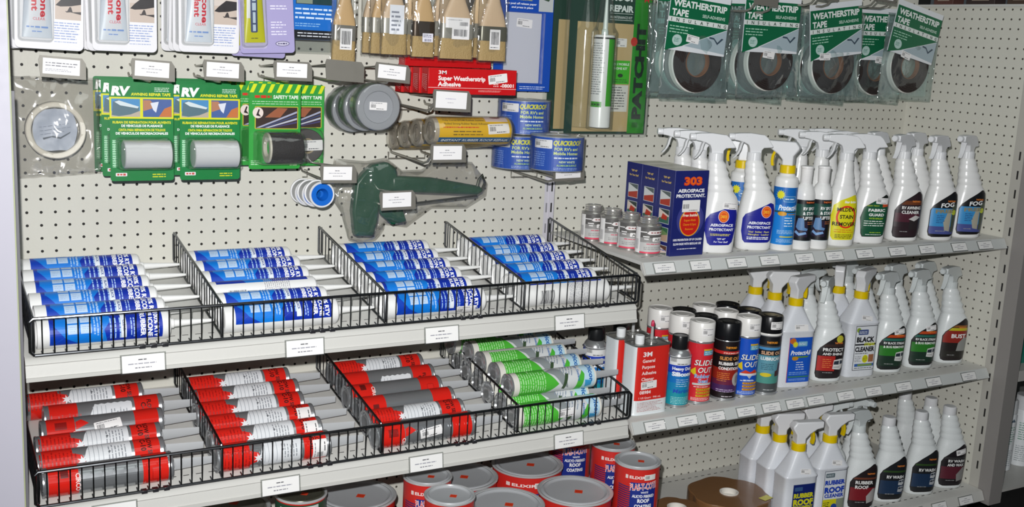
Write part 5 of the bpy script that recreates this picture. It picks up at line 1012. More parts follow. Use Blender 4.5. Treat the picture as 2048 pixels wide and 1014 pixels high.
for i, (x, y, w, t) in enumerate(((27.6, -4.3, 2.1, 'leftmost wide'), (27.4, -3.0, 2.1, 'leftmost wide'), (30.2, -4.2, 1.9, 'dark-ferruled'), (30.0, -3.0, 1.9, 'dark-ferruled'), (33.1, -4.2, 2.9, 'widest'), (36.5, -4.3, 2.5, 'rightmost'), (36.2, -3.1, 2.5, 'rightmost'))):
    brush('bagged paint brush hanging %s behind the %s brush' % ('second' if y > -3.5 else 'directly', t), (x, y, 10.95), w, i % 3, 'a8a69c', True, 0, BG)
# white patch card
d = D(.0015, .004); d.R(-2.95, 0, 2.95, 10.2, '1748a8'); d.RR(-1.95, .75, 1.75, 6.9, .05, 'c7c9d2'); d.R(1.4, 7.1, 2.9, 10, 'b4b8ba'); d.P([(1.6, 8.2), (2.4, 8.0), (2.85, 8.6), (2.0, 9.0)], '3c5040')
d.T('NEW WHITE', -.7, 8.35, .32, 'e0dc50', w=1.7, bold=.05); d.T('ALUMINUM SURFACE!', -.6, 7.98, .28, 'd0c850', w=2.6, bold=.04); d.T('Just peel off release paper', -.45, 7.6, .24, 'f0f2f8', w=3.2, sl=.15, bold=.03); d.T('and press in place', -.3, 7.28, .24, 'f0f2f8', w=2.2, sl=.15, bold=.03)
d.sticker(.0, 6.0, 1.6, .75, -4, 6); d.L(-.2, .15, 2.6, .5, 2, 'c8d4f0', 4, .2, .4); d.T('RV', -2.5, 3.2, .5, '7fa0e0', w=.4)
u = carded('roof_patch_card', 'large blue card holding a white square patch, left of the upright post', 'carded patch', (42.0, -2.2, 8.1), 5.9, 10.2, '1748a8', d, 'blue roof patch cards')
b = MB(); b.prism(rrect(-2.1, .65, 2.0, 7.0, .08), -.28, -.03, film('patch_wrap', (.98, .98, .99), .08, 12, .3)); b.build('wrap', u)
# roof repair kits
def kit(label, loc, full=True):
    u = unit('roof_repair_kit', label, 'repair kit', loc, 0, 'green roof repair kits'); w, h = 9.9, 14.5
    b = MB(); b.prism(rrect(-w/2+.5, .3, w/2-.2, h-.3, .1), -.02, .02, paper('0f3a2c')); b.build('backing_card', u, ang=20)
    d = D(.002, .004); d.R(-3.6, .5, 2.7, 10.6, 'c5ab7c'); d.R(2.7, .35, 4.65, 14.1, '22901c')
    d.T('ROOF', 1.3, 12.7, .95, 'e4ece8', w=2.6, bold=.07); d.T('REPAIR', 1.2, 11.7, .8, 'e4ece8', w=2.7, bold=.07); d.R(-.1, 11.5, 2.5, 11.54, 'e4ece8'); d.T('MAINTENANCE KIT', 1.2, 11.05, .34, 'd0d8d4', w=2.5); d.R(-.1, 10.9, 2.5, 10.94, 'e4ece8')
    d.T('PATCHIT', 4.1, 6.2, 1.35, '10281c', w=9.0, rot=90, bold=.1); d.RR(3.2, .9, 3.9, 1.4, .04, '186a18'); d.star(4.0, 13.4, .8, .5, 10, 'd8261c'); d.E(2.85, 9.0, .38, .42, 'c8281c')
    d.R(.45, 5.0, 2.55, 7.2, '3fb41c'); d.T('RV / MOBILE', 1.5, 6.75, .3, 'e4f0e0', w=1.9, bold=.05); d.T('HOME KIT', 1.5, 6.35, .3, 'e4f0e0', w=1.5, bold=.05); d.E(1.5, 5.8, .3, .18, '1c3a1c'); d.L(.6, 5.1, 2.4, 5.5, 2, '2a6a1c', 4); d.R(.3, 2.4, 2.5, 4.9, 'dcdad4'); d.L(.45, 2.55, 2.4, 4.8, 9, '55585a', 6, .4, .4); d.sticker(1.4, 8.85, 1.2, .8, 0, 6); d.R(-4.4, 10.8, -.6, 14.1, '0f3a2c')
    d.lay('card_print', u, F_front(-.02))
    if full:
        b = MB(); b.lathe([(.9, 1.0), (.98, 1.05), (.98, 9.3), (.9, 9.45), (.5, 9.5)], PW, 40, (-1.3, -1.15)); b.lathe([(.33, 9.45), (.3, 9.9), (.22, 10.0), (.12, 12.8), (.08, 12.85)], plastic('cdd8d2'), 20, (-1.3, -1.15)); tb = b.build('cartridge', u)
        d = D(.0016, .004); d.R(-2.6, 3.0, 2.6, 9.25, 'dfe0de'); d.R(-.12, 3.0, 2.4, 9.2, '35a018'); d.L(-1.9, 4.0, -.4, 8.8, 22, '8a8f90', 5, .4, .4); d.R(-1.7, 2.9, -.5, 3.4, '3f9a2c'); d.L(-1.55, 3.0, -.65, 3.28, 1, '1c4a1c', 4, 0, .7); d.R(-2.6, 9.1, 2.6, 9.25, '2a2f2c'); d.lay('cartridge_print', tb, F_cyl(.98, -1.3, -1.15), .12)
    b = MB(); o = rrect(-w/2, 0, w/2, h, .35); b.loft([[(x, -.03, z) for x, z in o], [(x*.985, -.35, .1+z*.985) for x, z in o], [(x*.97, -.4, .2+z*.972) for x, z in o]], film('clamshell', (.95, .97, .955), .08, 6, .3), False, True)
    b.lathe([(1.15, .8), (1.25, .9), (1.25, 9.7), (.9, 10.2), (.5, 13.2)], film('clamshell', (.95, .97, .955), .08, 6, .3), 28, (-1.3, -1.15), cap0=False, cap1=False)
    b.build('clamshell', u); return u
kit('big green PATCHIT roof repair kit with a white and green cartridge', (51.35, -2.0, 4.0))
kit('rear green roof repair kit, its left edge showing beside the post', (50.2, -.55, 4.1), False)
# weatherstrip tape bags
TEAL = film('teal_sheet', (.62, .86, .83), .06, 14, .4, milk=.22)
def ws_dec():
    d = D(.0015, .03); G = '0f6440'; d.P([(-3.1, 0), (3.1, 0), (3.1, 5.4), (-3.1, 5.4)], 'dfe2e6'); d.P([(-3.1, .4), (-1.6, .4), (3.1, 2.5), (3.1, 4.85), (-3.1, 4.85)], G); d.P([(-1.2, .5), (3.1, .2), (3.1, 2.45)], 'a4b4bc'); d.P([(-3.1, -.1), (-1.3, .5), (-3.1, .5)], G)
    d.T('WEATHERSTRIP', .0, 4.0, .82, 'e6ece8', w=5.6, bold=.06); d.T('TAPE', -2.0, 3.15, .82, 'e6ece8', w=1.7, bold=.06); d.T('SELF-ADHESIVE', 1.5, 3.3, .4, 'c8dcd0', w=2.4, bold=.03); d.R(-3.1, 2.55, 3.1, 3.0, 'dbe2de')
    for i, c in enumerate('INSULATING'): d.T(c, -2.8+.62*i, 2.62, .42, '14402c', bold=.04)
    d.L(-2.9, 1.5, -.3, 2.3, 3, 'a4d0b8', 4, .3, .4); d.E(-2.0, .95, .5, .5, 'b4cfc8'); d.L(-2.3, .75, -1.7, 1.15, 3, '4a8a78', 3); d.P([(1.3, 1.5), (1.8, 1.45), (2.2, 1.0), (2.8, 1.6), (2.6, 1.65), (2.2, 1.2), (1.8, 1.6), (1.3, 1.65)], '3a4a58')
    return d
def ws_bag(label, loc, ry, cry, cx, full=True, seed=1, stk=(0, 0)):
    u = unit('weatherstrip_bag', label, 'bagged tape', loc, 0, 'bagged weatherstrip tape along the top right', 0, ry)
    b = MB(); v, f = sheet(7.4, 8.1, .2, seed+3, y=.35); b.add(v, f, TEAL); b.build('backing_sheet', u, (0, 0, 4.9), ang=180)
    b = MB(); prof = []; rr = 1.45
    while rr < 2.75: prof += [(rr, -.25), (rr+.02, -.3), (rr+.17, -.3), (rr+.19, -.25)]; rr += .2
    for r0, y0 in (prof,) if False else (): pass
    b.lathe([(1.4, .2), (1.4, -.2)]+prof+[(2.8, -.2), (2.8, .2)], mat('2a211f', .7, kind='foam', bump=.4, bscale=120), 48, (0, -.1), 'y', False, False); b.build('foam_roll', u, (0, 0, 0))
    b = MB(); b.lathe([(1.28, .22), (1.3, -.26), (1.4, -.27), (1.41, .22)], mat('8a5a3c', .6, kind='core_card'), 40, (0, -.1), 'y', False, False); b.build('core', u)
    b = MB(); b.lathe([(2.78, .2), (2.82, -.3), (2.95, -.22), (2.96, .25)], mat('d8d6d0', .5, kind='liner'), 48, (-.12, -.05), 'y', False, False); b.build('liner', u)
    if full or cx:
        hd = MB(); v, f = sheet(6.2, 5.5, .05, seed+9, 14, 12, y=0); hd.add(v, f, paper('dfe2e6')); T = Matrix.Translation((cx, -.52, .75)) @ Matrix.Rotation(R(cry), 4, 'Y') @ Matrix.Diagonal((1.14, 1, 1, 1))
        hd = MB(); hd.T = T; hd.box(-3.12, .01, 0, 3.12, .04, 5.42, paper('dfe2e6')); c = hd.build('header_card', u, bevel=.0)
        d = ws_dec(); d.sticker(stk[0], stk[1], 1.3, .7, -6, seed); d.lay('card_print', c, lambda a, q, h: tuple(T @ Vector((a, -h, q))))
    pouch(u, 8.2, 8.9, .26, seed, film('teal_film', (.9, .96, .95), .1, 18, .5, milk=.04), .5, 'film_bag', top=5.2); return u
WZ = 11.7
ws_bag('leftmost weatherstrip bag, its green card tilted slightly down to the right', (59.1, -5.4, 11.5), 1, 3.0, -.7, seed=1, stk=(-.4, 1.2))
ws_bag('second weatherstrip bag from the left with a folded green card', (68.2, -5.4, 11.9), -2, 2, -.5, seed=2, stk=(-.1, -.2))
ws_bag('third weatherstrip bag from the left, its card tilted up to the right', (76.5, -5.6, 11.8), -1, -7, .0, seed=3, stk=(-1.4, .2))
ws_bag('rightmost weatherstrip bag, its card tilted steeply down to the right', (88.0, -5.4, 12.1), 2, 9, -.6, seed=4, stk=(-.6, .1))
for i, (x, y, t) in enumerate(((59.1, -3.9, 'leftmost'), (59.5, -2.6, 'leftmost'), (67.8, -3.9, 'second'), (68.1, -2.5, 'second'), (76.4, -4.0, 'third'), (84.9, -3.6, 'rightmost'), (86.4, -2.4, 'rightmost'))):
    ws_bag('weatherstrip bag hanging %s behind the %s weatherstrip bag' % ('directly' if y < -3.3 else 'second', t), (x, y, 11.5+.2*(i % 2)), [3, -3, 4, -2, 3, -1, 2][i], 0, .1 if t == 'rightmost' or i % 2 else 0, full=False, seed=10+i)
# bagged masking tape ring
u = unit('bagged_tape_ring', 'clear bag with a cream tape ring and folded leaflet at the left edge', 'bagged tape', (2.8, -3.0, 4.5), 0, 'clear bagged rings')
b = MB(); b.lathe([(1.65, .4), (1.65, -.35), (1.72, -.42), (1.98, -.42), (2.05, -.35), (2.05, .4)], mat('ddd8ca', .5, kind='tape_cream', bump=.2, bscale=200), 56, (0, 0), 'y', False, False); b.build('tape_ring', u)
b = MB(); v, f = sheet(3.0, 3.0, .2, 8, 14, 14, sc=1.1, shape=lambda a, t, x, z: ((a-.5)*3.0*math.sqrt(max(0, 1-(2*t-1)**2*.6)), z+1.5)); b.add(v, f, mat('b9c2d2', .5, kind='leaflet')); lf = b.build('leaflet', u)
d = D(.001, .22); d.L(-1.1, -.3, 1.1, .5, 3, '8a94a8', 4, .3, .12, 8); d.P([(-.9, -.55), (-.2, -.4), (.3, -.5), (1.0, -.1), (.95, -.2), (.3, -.62), (-.3, -.5), (-.85, -.68)], '55606c'); d.lay('leaflet_print', lf, F_front(0))
pouch(u, 6.1, 6.9, .34, 6, film('bag_film', (.93, .92, .9), .09, 16, .45, milk=.045), .55, 'film_bag', top=3.8, shape=lambda a, t, x, z: (x, z-.35*(1-a)*t))
# RV awning repair tape cards
def rv_dec():
    d = D(.0015, .004); G = '0d7a3a'; d.RR(-2.25, 0, 2.25, 7.15, .2, G); d.T('RV', -1.5, 6.25, .85, 'f0f4f0', w=1.25, bold=.1, sl=.15); d.R(-.85, 6.22, 2.1, 6.4, G); d.T('AWNING REPAIR TAPE', .65, 6.22, .28, 'e4e020', w=2.8, bold=.06); d.L(.9, 6.5, 2.0, 6.85, 3, 'c8e0cc', 3, .2)
    d.R(-2.25, 4.55, 2.25, 6.1, 'd8d81c'); d.R(-2.12, 4.68, -.12, 5.98, '4a8cc0'); d.R(-2.12, 4.68, -.12, 5.1, 'b4a898'); d.P([(-2.1, 4.8), (-2.0, 5.75), (-1.7, 5.9), (-.2, 5.4), (-.2, 5.1), (-.8, 4.85), (-1.6, 4.72)], '55707c'); d.P([(-1.9, 5.75), (-1.6, 5.85), (-.2, 5.42), (-.3, 5.3), (-1.5, 5.5)], 'd0dce0')
    d.R(.08, 4.68, 2.12, 5.98, '46609a'); d.P([(.1, 5.1), (.1, 5.9), (.6, 5.9), (1.0, 5.4)], 'b07a5c'); d.P([(.6, 5.7), (1.2, 5.8), (1.0, 5.0), (.8, 5.2)], 'd8dce8'); d.P([(1.2, 4.7), (2.1, 4.7), (2.1, 5.5), (1.6, 5.3)], 'c0703c')
    for i, (y, c) in enumerate(((4.2, 'e0dc20'), (3.95, 'eef2ee'), (3.65, 'e0dc20'), (3.4, 'eef2ee'))): d.T(['RUBAN DE REPARATION POUR AUVENTS', 'DE VEHICULES DE PLAISANCE', 'CINTA PARA REPARACION DE TOLDOS', 'DE VEHICULOS RECREACIONALES'][i], 0, y, .24, c, w=[4.1, 2.9, 3.3, 3.7][i], bold=.06)
    d.R(-2.1, 1.0, -1.85, 3.0, 'a4d4b0'); d.L(-2.15, .98, -1.8, 3.0, 12, '2f8a50', 4, .1, .4); d.RR(-1.9, .35, -1.1, .6, .05, 'e8e4e4'); d.L(-1.8, .38, -1.2, .57, 1, 'c8483c', 4, 0, .8); d.L(.7, .2, 1.7, .55, 2, 'd8d81c', 3, .2); return d
def rvcard(label, loc):
    u = carded('repair_tape_card', label, 'carded tape', loc, 4.5, 7.15, '0d7a3a', rv_dec(), 'green repair tape cards', r=.2)
    b = MB(); b.lathe([(.95, -1.5), (1.02, -1.45), (1.02, 1.75), (.95, 1.8), (.6, 1.8)], mat('d4d4d6', .25, kind='tape_white', coat=.3), 40, (-.85, 2.05), 'x'); b.build('tape_roll', u)
    b = MB(); o = rrect(-1.9, .85, 2.0, 3.2, .3); rings = []
    for k, y in ((1, -.03), (.97, -.5), (.9, -1.4), (.75, -1.9), (.4, -1.98)): rings.append([(.05+(x-.05)*(1-(1-k)*.25), y, 2.03+(z-2.03)*k) for x, z in o])
    b.loft(rings, film('blister_film', (.96, .97, .96), .1, 20, .25), False, True); b.build('blister', u, ang=70); return u
rv0 = rvcard('green RV awning repair tape card, front of the left stack', (8.4, -5.4, 1.02))
for s, (x, w) in enumerate(((8.4, 'left'), (13.35, 'right'))):
    for k in range(3):
        if s == 0 and k == 0: continue
        dup(rv0, 'green RV awning repair tape card, %s the %s stack' % (['front of', 'middle of', 'back of'][k], w), (x-.12*k-(.1 if s == 0 else 0)*k, -5.4+2.08*k, 1.02+.1*k))
# safety tape cards
def saf_dec():
    d = D(.0015, .004); G = '2f9a3c'; d.RR(-2.05, 0, 2.05, 6.6, .2, G)
    for i in range(6): d.P([(-2.0+.7*i, 5.9), (-1.7+.7*i, 5.9), (-1.4+.7*i, 6.55), (-1.7+.7*i, 6.55)], 'd8e020')
    d.L(-1.6, 5.45, -.3, 5.72, 1, 'd0301c', 3, .0, .9); d.T('SAFETY TAPE', .85, 5.45, .36, 'e8f0e4', w=2.0, bold=.06); d.L(-1.8, 4.95, 1.9, 5.3, 2, 'b8e0b8', 4, .1, .35)
    d.RR(-1.6, 3.1, 1.85, 4.85, .1, 'b8b43c'); d.R(-1.52, 3.16, 1.78, 4.78, '3a2c28'); d.P([(-.8, 4.0), (.2, 4.75), (1.0, 4.7), (.4, 4.0)], '9a5c40')
    for i in range(4): d.P([(-1.5+.35*i, 3.2), (-1.2+.35*i, 3.2), (1.75, 4.35-.26*i), (1.75, 4.5-.26*i)], ['a4a8c0', '3c4468', 'b4b8c8', '44406a'][i])
    d.E(-1.35, 4.35, .42, .42, 'e8d8d0'); d.P([(-1.5, 4.15), (-1.3, 4.65), (-1.2, 4.6), (-1.3, 4.3), (-1.1, 4.05)], '2a2022'); d.L(-1.9, .3, -1.2, .7, 3, 'b8e0b8', 3, .2); d.L(1.2, .2, 1.9, .55, 2, 'd0e8b8', 3, .2); return d
def safcard(label, loc):
    u = carded('safety_tape_card', label, 'carded tape', loc, 4.1, 6.6, '2f9a3c', saf_dec(), 'green safety tape cards', r=.2)
    b = MB(); b.lathe([(.72, -.85), (1.15, -.85), (1.18, -.8), (1.18, 1.6), (1.15, 1.65), (.6, 1.65)], mat('262120', .75, kind='grip_tape', bump=1, bscale=420), 40, (-1.05, 1.75), 'x', False, True)
    b.build('tape_roll', u); b = MB(); b.lathe([(.72, -.7), (.72, -1.0), (1.14, -1.0), (1.17, -.85)], mat('c9c3b4', .5, kind='liner'), 40, (-1.05, 1.75), 'x', False, False); b.build('liner', u)
    b = MB(); o = rrect(-1.7, .4, 1.95, 3.0, .3); b.loft([[(.1+(x-.1)*(1-(1-k)*.25), y, 1.75+(z-1.75)*k) for x, z in o] for k, y in ((1, -.03), (.97, -.6), (.92, -1.6), (.75, -2.15), (.4, -2.25))], film('blister_film', (.96, .97, .96), .1, 20, .25), False, True); b.build('blister', u, ang=70); return u
s0 = safcard('green SAFETY TAPE card with wide black grip roll, front one', (18.4, -5.2, 1.75))
dup(s0, 'green SAFETY TAPE card directly behind the front wide-roll card', (18.1, -2.9, 1.78)); dup(s0, 'green SAFETY TAPE card farthest back beside the right awning tape stack', (17.7, -.6, 1.7))
u = carded('safety_tape_card', 'green safety tape card with narrow grey roll and price sticker, rightmost', 'carded tape', (21.55, -1.8, 1.55), 4.0, 6.25, '2f9a3c', saf_dec(), 'green safety tape cards', r=.2)
b = MB(); b.lathe([(.62, -.05), (.62, -.75), (.75, -.8), (1.3, -.8), (1.36, -.72), (1.36, -.05)], mat('4a4644', .6, kind='grip_tape_grey'), 44, (.45, 1.7), 'y', False, False); b.build('tape_roll', u); b = MB(); b.lathe([(.5, -.05), (.5, -.74), (.63, -.76)], mat('9a8a6c', .6, kind='core_card'), 36, (.45, 1.7), 'y', False, False); b.build('core', u)
d = D(.001, .004); d.sticker(.7, 1.75, 2.0, .85, 2, 6); d.lay('price_sticker', u, F_front(-.82)); blister(u, -1.1, .2, 1.9, 3.2, .95, .8)
# wrapped grey tape rolls
def duct(label, y0, x, z, front, sd):
    u = unit('wrapped_tape_roll', label, 'tape roll', (x, y0, z), 0, 'film-wrapped tape rolls')
    b = MB(); b.lathe([(1.25, 1.85), (1.25, .08), (1.3, .0), (1.78, .0), (1.85, .06), (1.85, 1.8), (1.78, 1.88), (1.3, 1.88)], mat('a2a5a7', .4, kind='duct_tape'), 52, (0, 0), 'y', False, False); b.build('tape_roll', u)
    b = MB(); b.lathe([(1.26, .12), (.02, .14)], paper('a8abae'), 40, (0, 0), 'y', False, False); b.build('core_disc', u)
    b = MB(); b.lathe([(1.87, .35), (1.87, 1.5)], mat('5a7a5c', .4, kind='green_band'), 52, (0, 0), 'y', False, False); b.build('label_band', u)
    b = MB(); rg = []
    for i, (r, y) in enumerate(((.05, -.06), (.7, -.02), (1.2, -.1), (1.7, -.12), (1.95, -.02), (1.98, .9), (1.95, 1.86), (1.2, 1.93), (.1, 1.95))): rg.append([((r+(.07*noise.noise(Vector((j*.9, i, sd))) if r > .3 else 0))*math.cos(2*math.pi*j/40), y, (r+(.07*noise.noise(Vector((j*.9, i, sd))) if r > .3 else 0))*math.sin(2*math.pi*j/40)) for j in range(40)])
    b.loft(rg, film('shrink_film', (.95, .95, .96), .12, 16, .4)); b.build('shrink_wrap', u, ang=70)
    if front: d = D(.001, .01); d.sticker(-.1, .1, 1.5, .65, -2, 6); d.lay('price_sticker', u, F_front(-.13))
duct('front film-wrapped grey tape roll with a white price sticker', -6.5, 26.5, 6.75, True, 1)
duct('middle film-wrapped tape roll with green band', -4.3, 26.3, 6.5, False, 2)
duct('rear film-wrapped tape roll nearest the pegboard', -2.1, 26.1, 6.2, False, 3)
# red 3M boxes
def box3m(label, loc, full=True, ry=0):
    u = unit('product_box', label, 'box', loc, 0, 'red adhesive tube boxes', 0, ry); Rd = 'c6161b'
    b = MB(); b.box(0, 0, 0, 8.2, 1.35, 2.1, paper(Rd, .35)); b.build('carton', u, bevel=.03)
    d = D(.0015, .003)
    if full:
        d.T('3M', 1.25, 1.62, .4, 'f4e8e6', w=.72, bold=.04); d.T('Super Weatherstrip', 3.05, 1.12, .5, 'f6ecea', w=4.35, bold=.06); d.T('Adhesive', 1.9, .64, .5, 'f6ecea', w=2.1, bold=.06); d.R(0, .5, 8.2, .54, 'f0c8c4'); d.L(.8, .2, 2.6, .36, 1, 'f0d8d4', 3, .1); d.L(4.6, .22, 6.8, .4, 2, 'e8a8a4', 4, .1)
        d.T('-08001', 7.3, .66, .4, 'f6ecea', w=1.3, bold=.05); d.L(6.0, .65, 6.5, .95, 2, 'f0d0cc', 3); d.sticker(6.4, 1.35, 1.8, .75, 8, 6)
        d.lay('front_print', u, F_front(0))
    d = D(.0015, .003)
    for i in range(4): d.L(-1.2+.25*i, .5-.1*i, -1.05+.25*i, 1.6, 9, 'e8b0ac', i, .1, .5)
    d.lay('side_print', u, F_left(0)); return u
bm0 = box3m('red 3M Super Weatherstrip Adhesive box with price sticker, front of its row', (30.55, -7.0, 7.95))
b3 = box3m('red adhesive box, second in the 3M row', (30.4, -5.55, 7.9), False)
dup(b3, 'red adhesive box, third in the 3M row', (30.25, -4.1, 7.85)); dup(b3, 'red adhesive box, rearmost in the 3M row', (30.1, -2.65, 7.8))
dup(b3, 'red adhesive box raised above the others, leaning against the pegboard', (30.4, -2.6, 10.0)); 
# rubber roof rolls
def roofroll(label, loc, front, sd):
    u = unit('roof_repair_roll', label, 'repair roll', loc, 0, 'rolled rubber roof repair strips'); r = 1.12
    b = MB(); n = 30; sp = [(r-.02-.035*i/6, 2*math.pi*i/30) for i in range(0, 76)]; ro = []
    b.lathe([(.72, 0), (.78, -.03), (r-.03, -.03), (r, .05), (r, 7.05), (r-.03, 7.12), (.78, 7.12), (.72, 7.05)], mat('a39a8c', .5, kind='rubber_roll'), 40, axis='x', cap0=False, cap1=False); b.lathe([(.45, .05), (.5, 0), (.68, 0), (.7, .06), (.7, 6.9)], mat('8a8276', .5, kind='rubber_inner'), 32, axis='x', cap0=False, cap1=False); b.build('rolled_strip', u)
    d = D(.0016, .004); d.R(.35, -3.0, 7.0, 3.0, 'e0b41c'); d.R(.35, -1.15, 7.0, -.62, '1f5a8c')
    if front:
        d.T('INSTANT RUBBER ROOF REPAIR', 3.7, -1.02, .32, 'dfe8ee', w=6.2, bold=.05, sl=.2); d.T('· Easy and Permanent Application', 2.5, 1.2, .24, '6a541c', w=3.6, bold=.02); d.T('· Fully Cured EPDM Rubber Surface', 2.6, .82, .24, '5a4818', w=3.9, bold=.02); d.T('· Rolled Strong Rubber Based Adhesive', 2.8, .45, .24, '5a4818', w=4.2, bold=.02); d.L(.7, .15, 4.0, .28, 1, 'd0401c', 4, .05, .8); d.L(1.6, -.5, 4.4, .0, 2, '7a621c', 5, .1, .4)
        d.R(4.7, .75, 6.8, 1.6, 'e8d8d4'); d.E(5.8, 1.4, .5, .2, '7a2c24'); d.sticker(5.8, .12, 2.0, .85, 3, 6)
    d.lay('wrapper', u, F_cylx(r, .15), None, .15)
    pouch_mat = film('sleeve_film', (.96, .95, .92), .1, 14, .4); b = MB(); b.loft([[(x, (rr+.06*noise.noise(Vector((j*.7, x*2, sd))))*math.cos(2*math.pi*j/36), (rr+.06*noise.noise(Vector((j*.7, x*2, sd))))*math.sin(2*math.pi*j/36)) for j in range(36)] for x, rr in ((-.35, .5), (-.25, 1.1), (.1, 1.2), (2, 1.2), (4, 1.2), (6, 1.2), (7.2, 1.2), (7.4, 1.0))], pouch_mat); b.build('film_sleeve', u, ang=70)
    return u
roofroll('yellow wrapped instant rubber roof repair roll with price sticker, front one', (30.6, -8.0+.5, 5.0), True, 1)
for k in range(3): roofroll('rubber roof repair roll, %s behind the yellow wrapped front roll' % ('first', 'second', 'third')[k], (30.45-.1*k, -5.15+2.2*k*.98, 4.6-.35*k), False, k+2)
# blue patch tape rolls
def quick(label, loc, rz, r=2.35, h=3.0):
    u = unit('patch_tape_roll', label, 'tape roll', loc, rz, 'blue patch tape rolls'); b = MB(); b.lathe([(r*.45, 0), (r*.95, 0), (r, .05), (r, h-.05), (r*.95, h), (r*.45, h), (r*.42, h-.05)], mat('b9bcbe', .3, kind='alu_tape'), 52); b.build('tape_roll', u)
    d = D(.0016, .004); d.R(-5, .08, 5, h-.08, '1450b4'); d.L(-2.2, .4, -1.0, 1.7, 7, '6f94d8', 4, .05, .5); d.sticker(-1.3, 2.35, 1.8, .75, 0, 6)
    d.T('QUICKROOF', 1.0, 2.3, .56, 'e4e038', w=2.7, bold=.07, sl=.2); d.T('FOR RV\'s and', .9, 1.85, .36, 'd8e48c', w=2.2, bold=.05); d.T('Mobile Homes', .9, 1.48, .36, 'd8e48c', w=2.3, bold=.05); d.L(-.2, 1.1, 2.1, 1.3, 1, 'e0e8f4', 3, .0, .7); d.T('NEW WHITE', 1.0, .78, .26, 'd8e8b4', w=1.5, bold=.05); d.T('ALUMINUM SURFACE', 1.0, .5, .22, 'b4d87c', w=1.9, bold=.04); d.L(-.2, .15, 2.1, .4, 2, 'b8ccec', 4, .1, .4)
    d.lay('label', u, F_cyl(r), .2); b = MB(); b.lathe([(r*.9, -.05), (r+.05, -.04), (r+.06, h+.04), (r*.9, h+.05)], film('tight_wrap', (.96, .97, .97), .09, 10, .3), 48, cap0=False, cap1=False); b.build('shrink_wrap', u); return u
quick('blue QUICKROOF tape roll, front right one on the double hook', (43.1, -7.1, 1.65), -32)
quick('blue QUICKROOF tape roll standing on top of the rear one', (42.2, -2.6, 4.4), -32)
quick('blue QUICKROOF tape roll, lower left one behind the front roll', (41.9, -2.4, 1.25), -38)
# spools of sealing thread tape
def spool(label, loc, front):
    u = unit('tape_spool', label, 'tape spool', loc, 0, 'white and blue plastic spools'); b = MB(); b.lathe([(.62, 1.3), (.62, .1), (1.0, .0), (1.05, .05), (1.05, .14), (.95, .16), (.95, 1.2), (1.05, 1.22), (1.05, 1.34), (.62, 1.34)], plastic('dcdcdc', .35), 44, (0, 0), 'y', False, False); b.build('spool', u)
    b = MB(); b.lathe([(.3, .5), (.42, .3), (.48, .05), (.86, .0), (.88, -.03), (.46, -.04), (.4, .0)] if False else [(.3, .6), (.42, .25), (.5, -.02), (.88, -.03), (.9, .02)], plastic('1468cc', .35), 40, (0, 0), 'y', False, False); b.build('blue_hub', u)
    b = MB(); b.lathe([(.95, .2), (.96, 1.1)], mat('b4b4b4', .4, kind='white_tape'), 40, (0, 0), 'y', False, False); b.build('tape', u)
spool('white spool with bright blue hub, front one facing the aisle', (22.0, -6.2, -.25), True)
spool('white spool directly behind the blue-hubbed front spool', (21.9, -4.7, -.4), False); spool('rearmost white spool on its hook', (21.85, -3.1, -.55), False)
# bagged caulking gun
u = unit('caulking_gun', 'dark green skeleton caulking gun hanging sideways in a crinkled clear bag', 'caulking gun', (0, -4.2, 0))
GG = mat('0b4a30', .35, kind='green_enamel')
def rounded(P, y0, y1, name, m=GG, bev=.2): b = MB(); b.prism(P, y0, y1, m); return b.build(name, u, bevel=bev, ang=50)
rounded([(25.45, .4), (26.1, 1.2), (26.9, 1.89), (28.2, 2.13), (29.05, 1.58), (29.2, .7), (28.9, -.2), (28.2, -.65), (27.65, -1.14), (27.47, -2.84), (27.14, -4.1), (25.49, -4.03), (25.22, -1.92)], -.5, .5, 'handle')
rounded([(28.6, .95), (32.4, .72), (37.0, -.1), (37.4, -.5), (36.8, -.85), (32.0, -.57), (28.6, -.35)], -.55, .45, 'cradle', bev=.25)
rounded([(27.5, -1.0), (29.46, -.9), (30.2, -3.0), (28.9, -3.25), (27.8, -2.3)], -.2, .2, 'trigger', bev=.1)
b = MB(); b.tube([(36.6, -.3, -.6), (36.9, -.3, .5), (37.2, -.3, .9), (37.5, -.3, .2), (37.3, -.2, -.4)], .12, mat('3c4038', .4, .7, kind='steel_dark'), 8); b.build('end_hook', u)
b = MB(); b.tube([(30.5, .1, -1.55), (37.0, .1, -1.0)], .1, mat('3c4038', .4, .7, kind='steel_dark'), 8); b.build('plunger_rod', u)
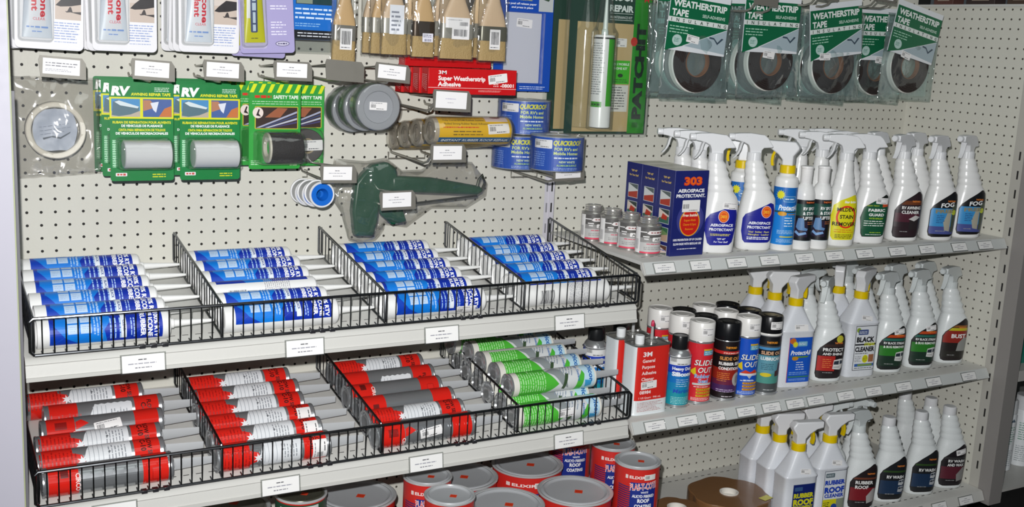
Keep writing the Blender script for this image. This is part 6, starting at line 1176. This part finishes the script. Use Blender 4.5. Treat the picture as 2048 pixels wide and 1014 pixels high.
def blob(P, seed, d):
    """film bag following an outline: front and back skins"""
    from mathutils.geometry import tessellate_polygon
    bm = bmesh.new(); vs = [bm.verts.new((x, 0, z)) for x, z in P]; bm.faces.new(vs); bmesh.ops.triangulate(bm, faces=bm.faces[:])
    for ax, st in ((0, .38), (2, .38)):
        lo = min(v.co[ax] for v in bm.verts); hi = max(v.co[ax] for v in bm.verts); k = lo+st
        while k < hi: co = [0, 0, 0]; no = [0, 0, 0]; co[ax] = k; no[ax] = 1; bmesh.ops.bisect_plane(bm, geom=bm.verts[:]+bm.edges[:]+bm.faces[:], dist=1e-5, plane_co=co, plane_no=no); k += st
    bmesh.ops.triangulate(bm, faces=bm.faces[:]); bmesh.ops.remove_doubles(bm, verts=bm.verts, dist=.01)
    def ed(x, z):
        m = 9
        for a, q in zip(P, P[1:]+P[:1]):
            dx, dz = q[0]-a[0], q[1]-a[1]; t = max(0, min(1, ((x-a[0])*dx+(z-a[1])*dz)/(dx*dx+dz*dz))); m = min(m, math.hypot(x-a[0]-t*dx, z-a[1]-t*dz))
        return m
    V = [v.co.copy() for v in bm.verts]; bm.verts.index_update(); F = [tuple(v.index for v in f.verts) for f in bm.faces]; bm.free(); b = MB()
    for s in (-1, .8):
        b.add([(c.x, s*d*min(1, ed(c.x, c.z)/.8)**.5+.28*min(1, ed(c.x, c.z)/.5)*(noise.noise(Vector((c.x*.9+seed, c.z*.9, s)))+.6*noise.noise(Vector((c.x*2.4+seed, c.z*2.4, s)))), c.z) for c in V], F, film('bag_film', (.93, .92, .9), .09, 16, .45, milk=.045))
    return b
blob([(23.7, 2.4), (26.45, 2.15), (28.22, 2.45), (29.7, 1.35), (31.5, 1.4), (32.84, 2.3), (36.3, 2.0), (37.9, .2), (37.8, -.9), (35.91, -1.95), (32.52, -1.85), (30.23, -3.4), (28.2, -3.1), (27.67, -3.4), (27.38, -4.4), (26.17, -4.75), (25.0, -4.3), (24.3, -1.95), (23.5, -.83), (24.2, .19)], 3, .75).build('film_bag', u, ang=180)
# brown packages showing above the end panel
for x, y, w, c, lab in ((94.9, -3.2, 2.6, '5a3a34', 'dark brown package peeking over the end panel at the top right, left one'), (94.9, -8.0, 3.6, '3a2e2c', 'dark package peeking over the end panel at the top right, middle one'), (94.9, -13.0, 3.4, '4a3a30', 'brown package peeking over the end panel beside the top right corner')):
    u = unit('brown_package', lab, 'package', (x+.2, y, 18.87), 0, 'packages on top of the end panel'); b = MB(); b.box(-.2, -w/2, 0, 1.6, w/2, 4, paper(c)); b.build('carton', u, bevel=.05)
    d = D(.0015, .004); d.R(-w*.3, .4, w*.3, 2.4, '9a8a7c'); d.lay('side_print', u, F_left(-.2))
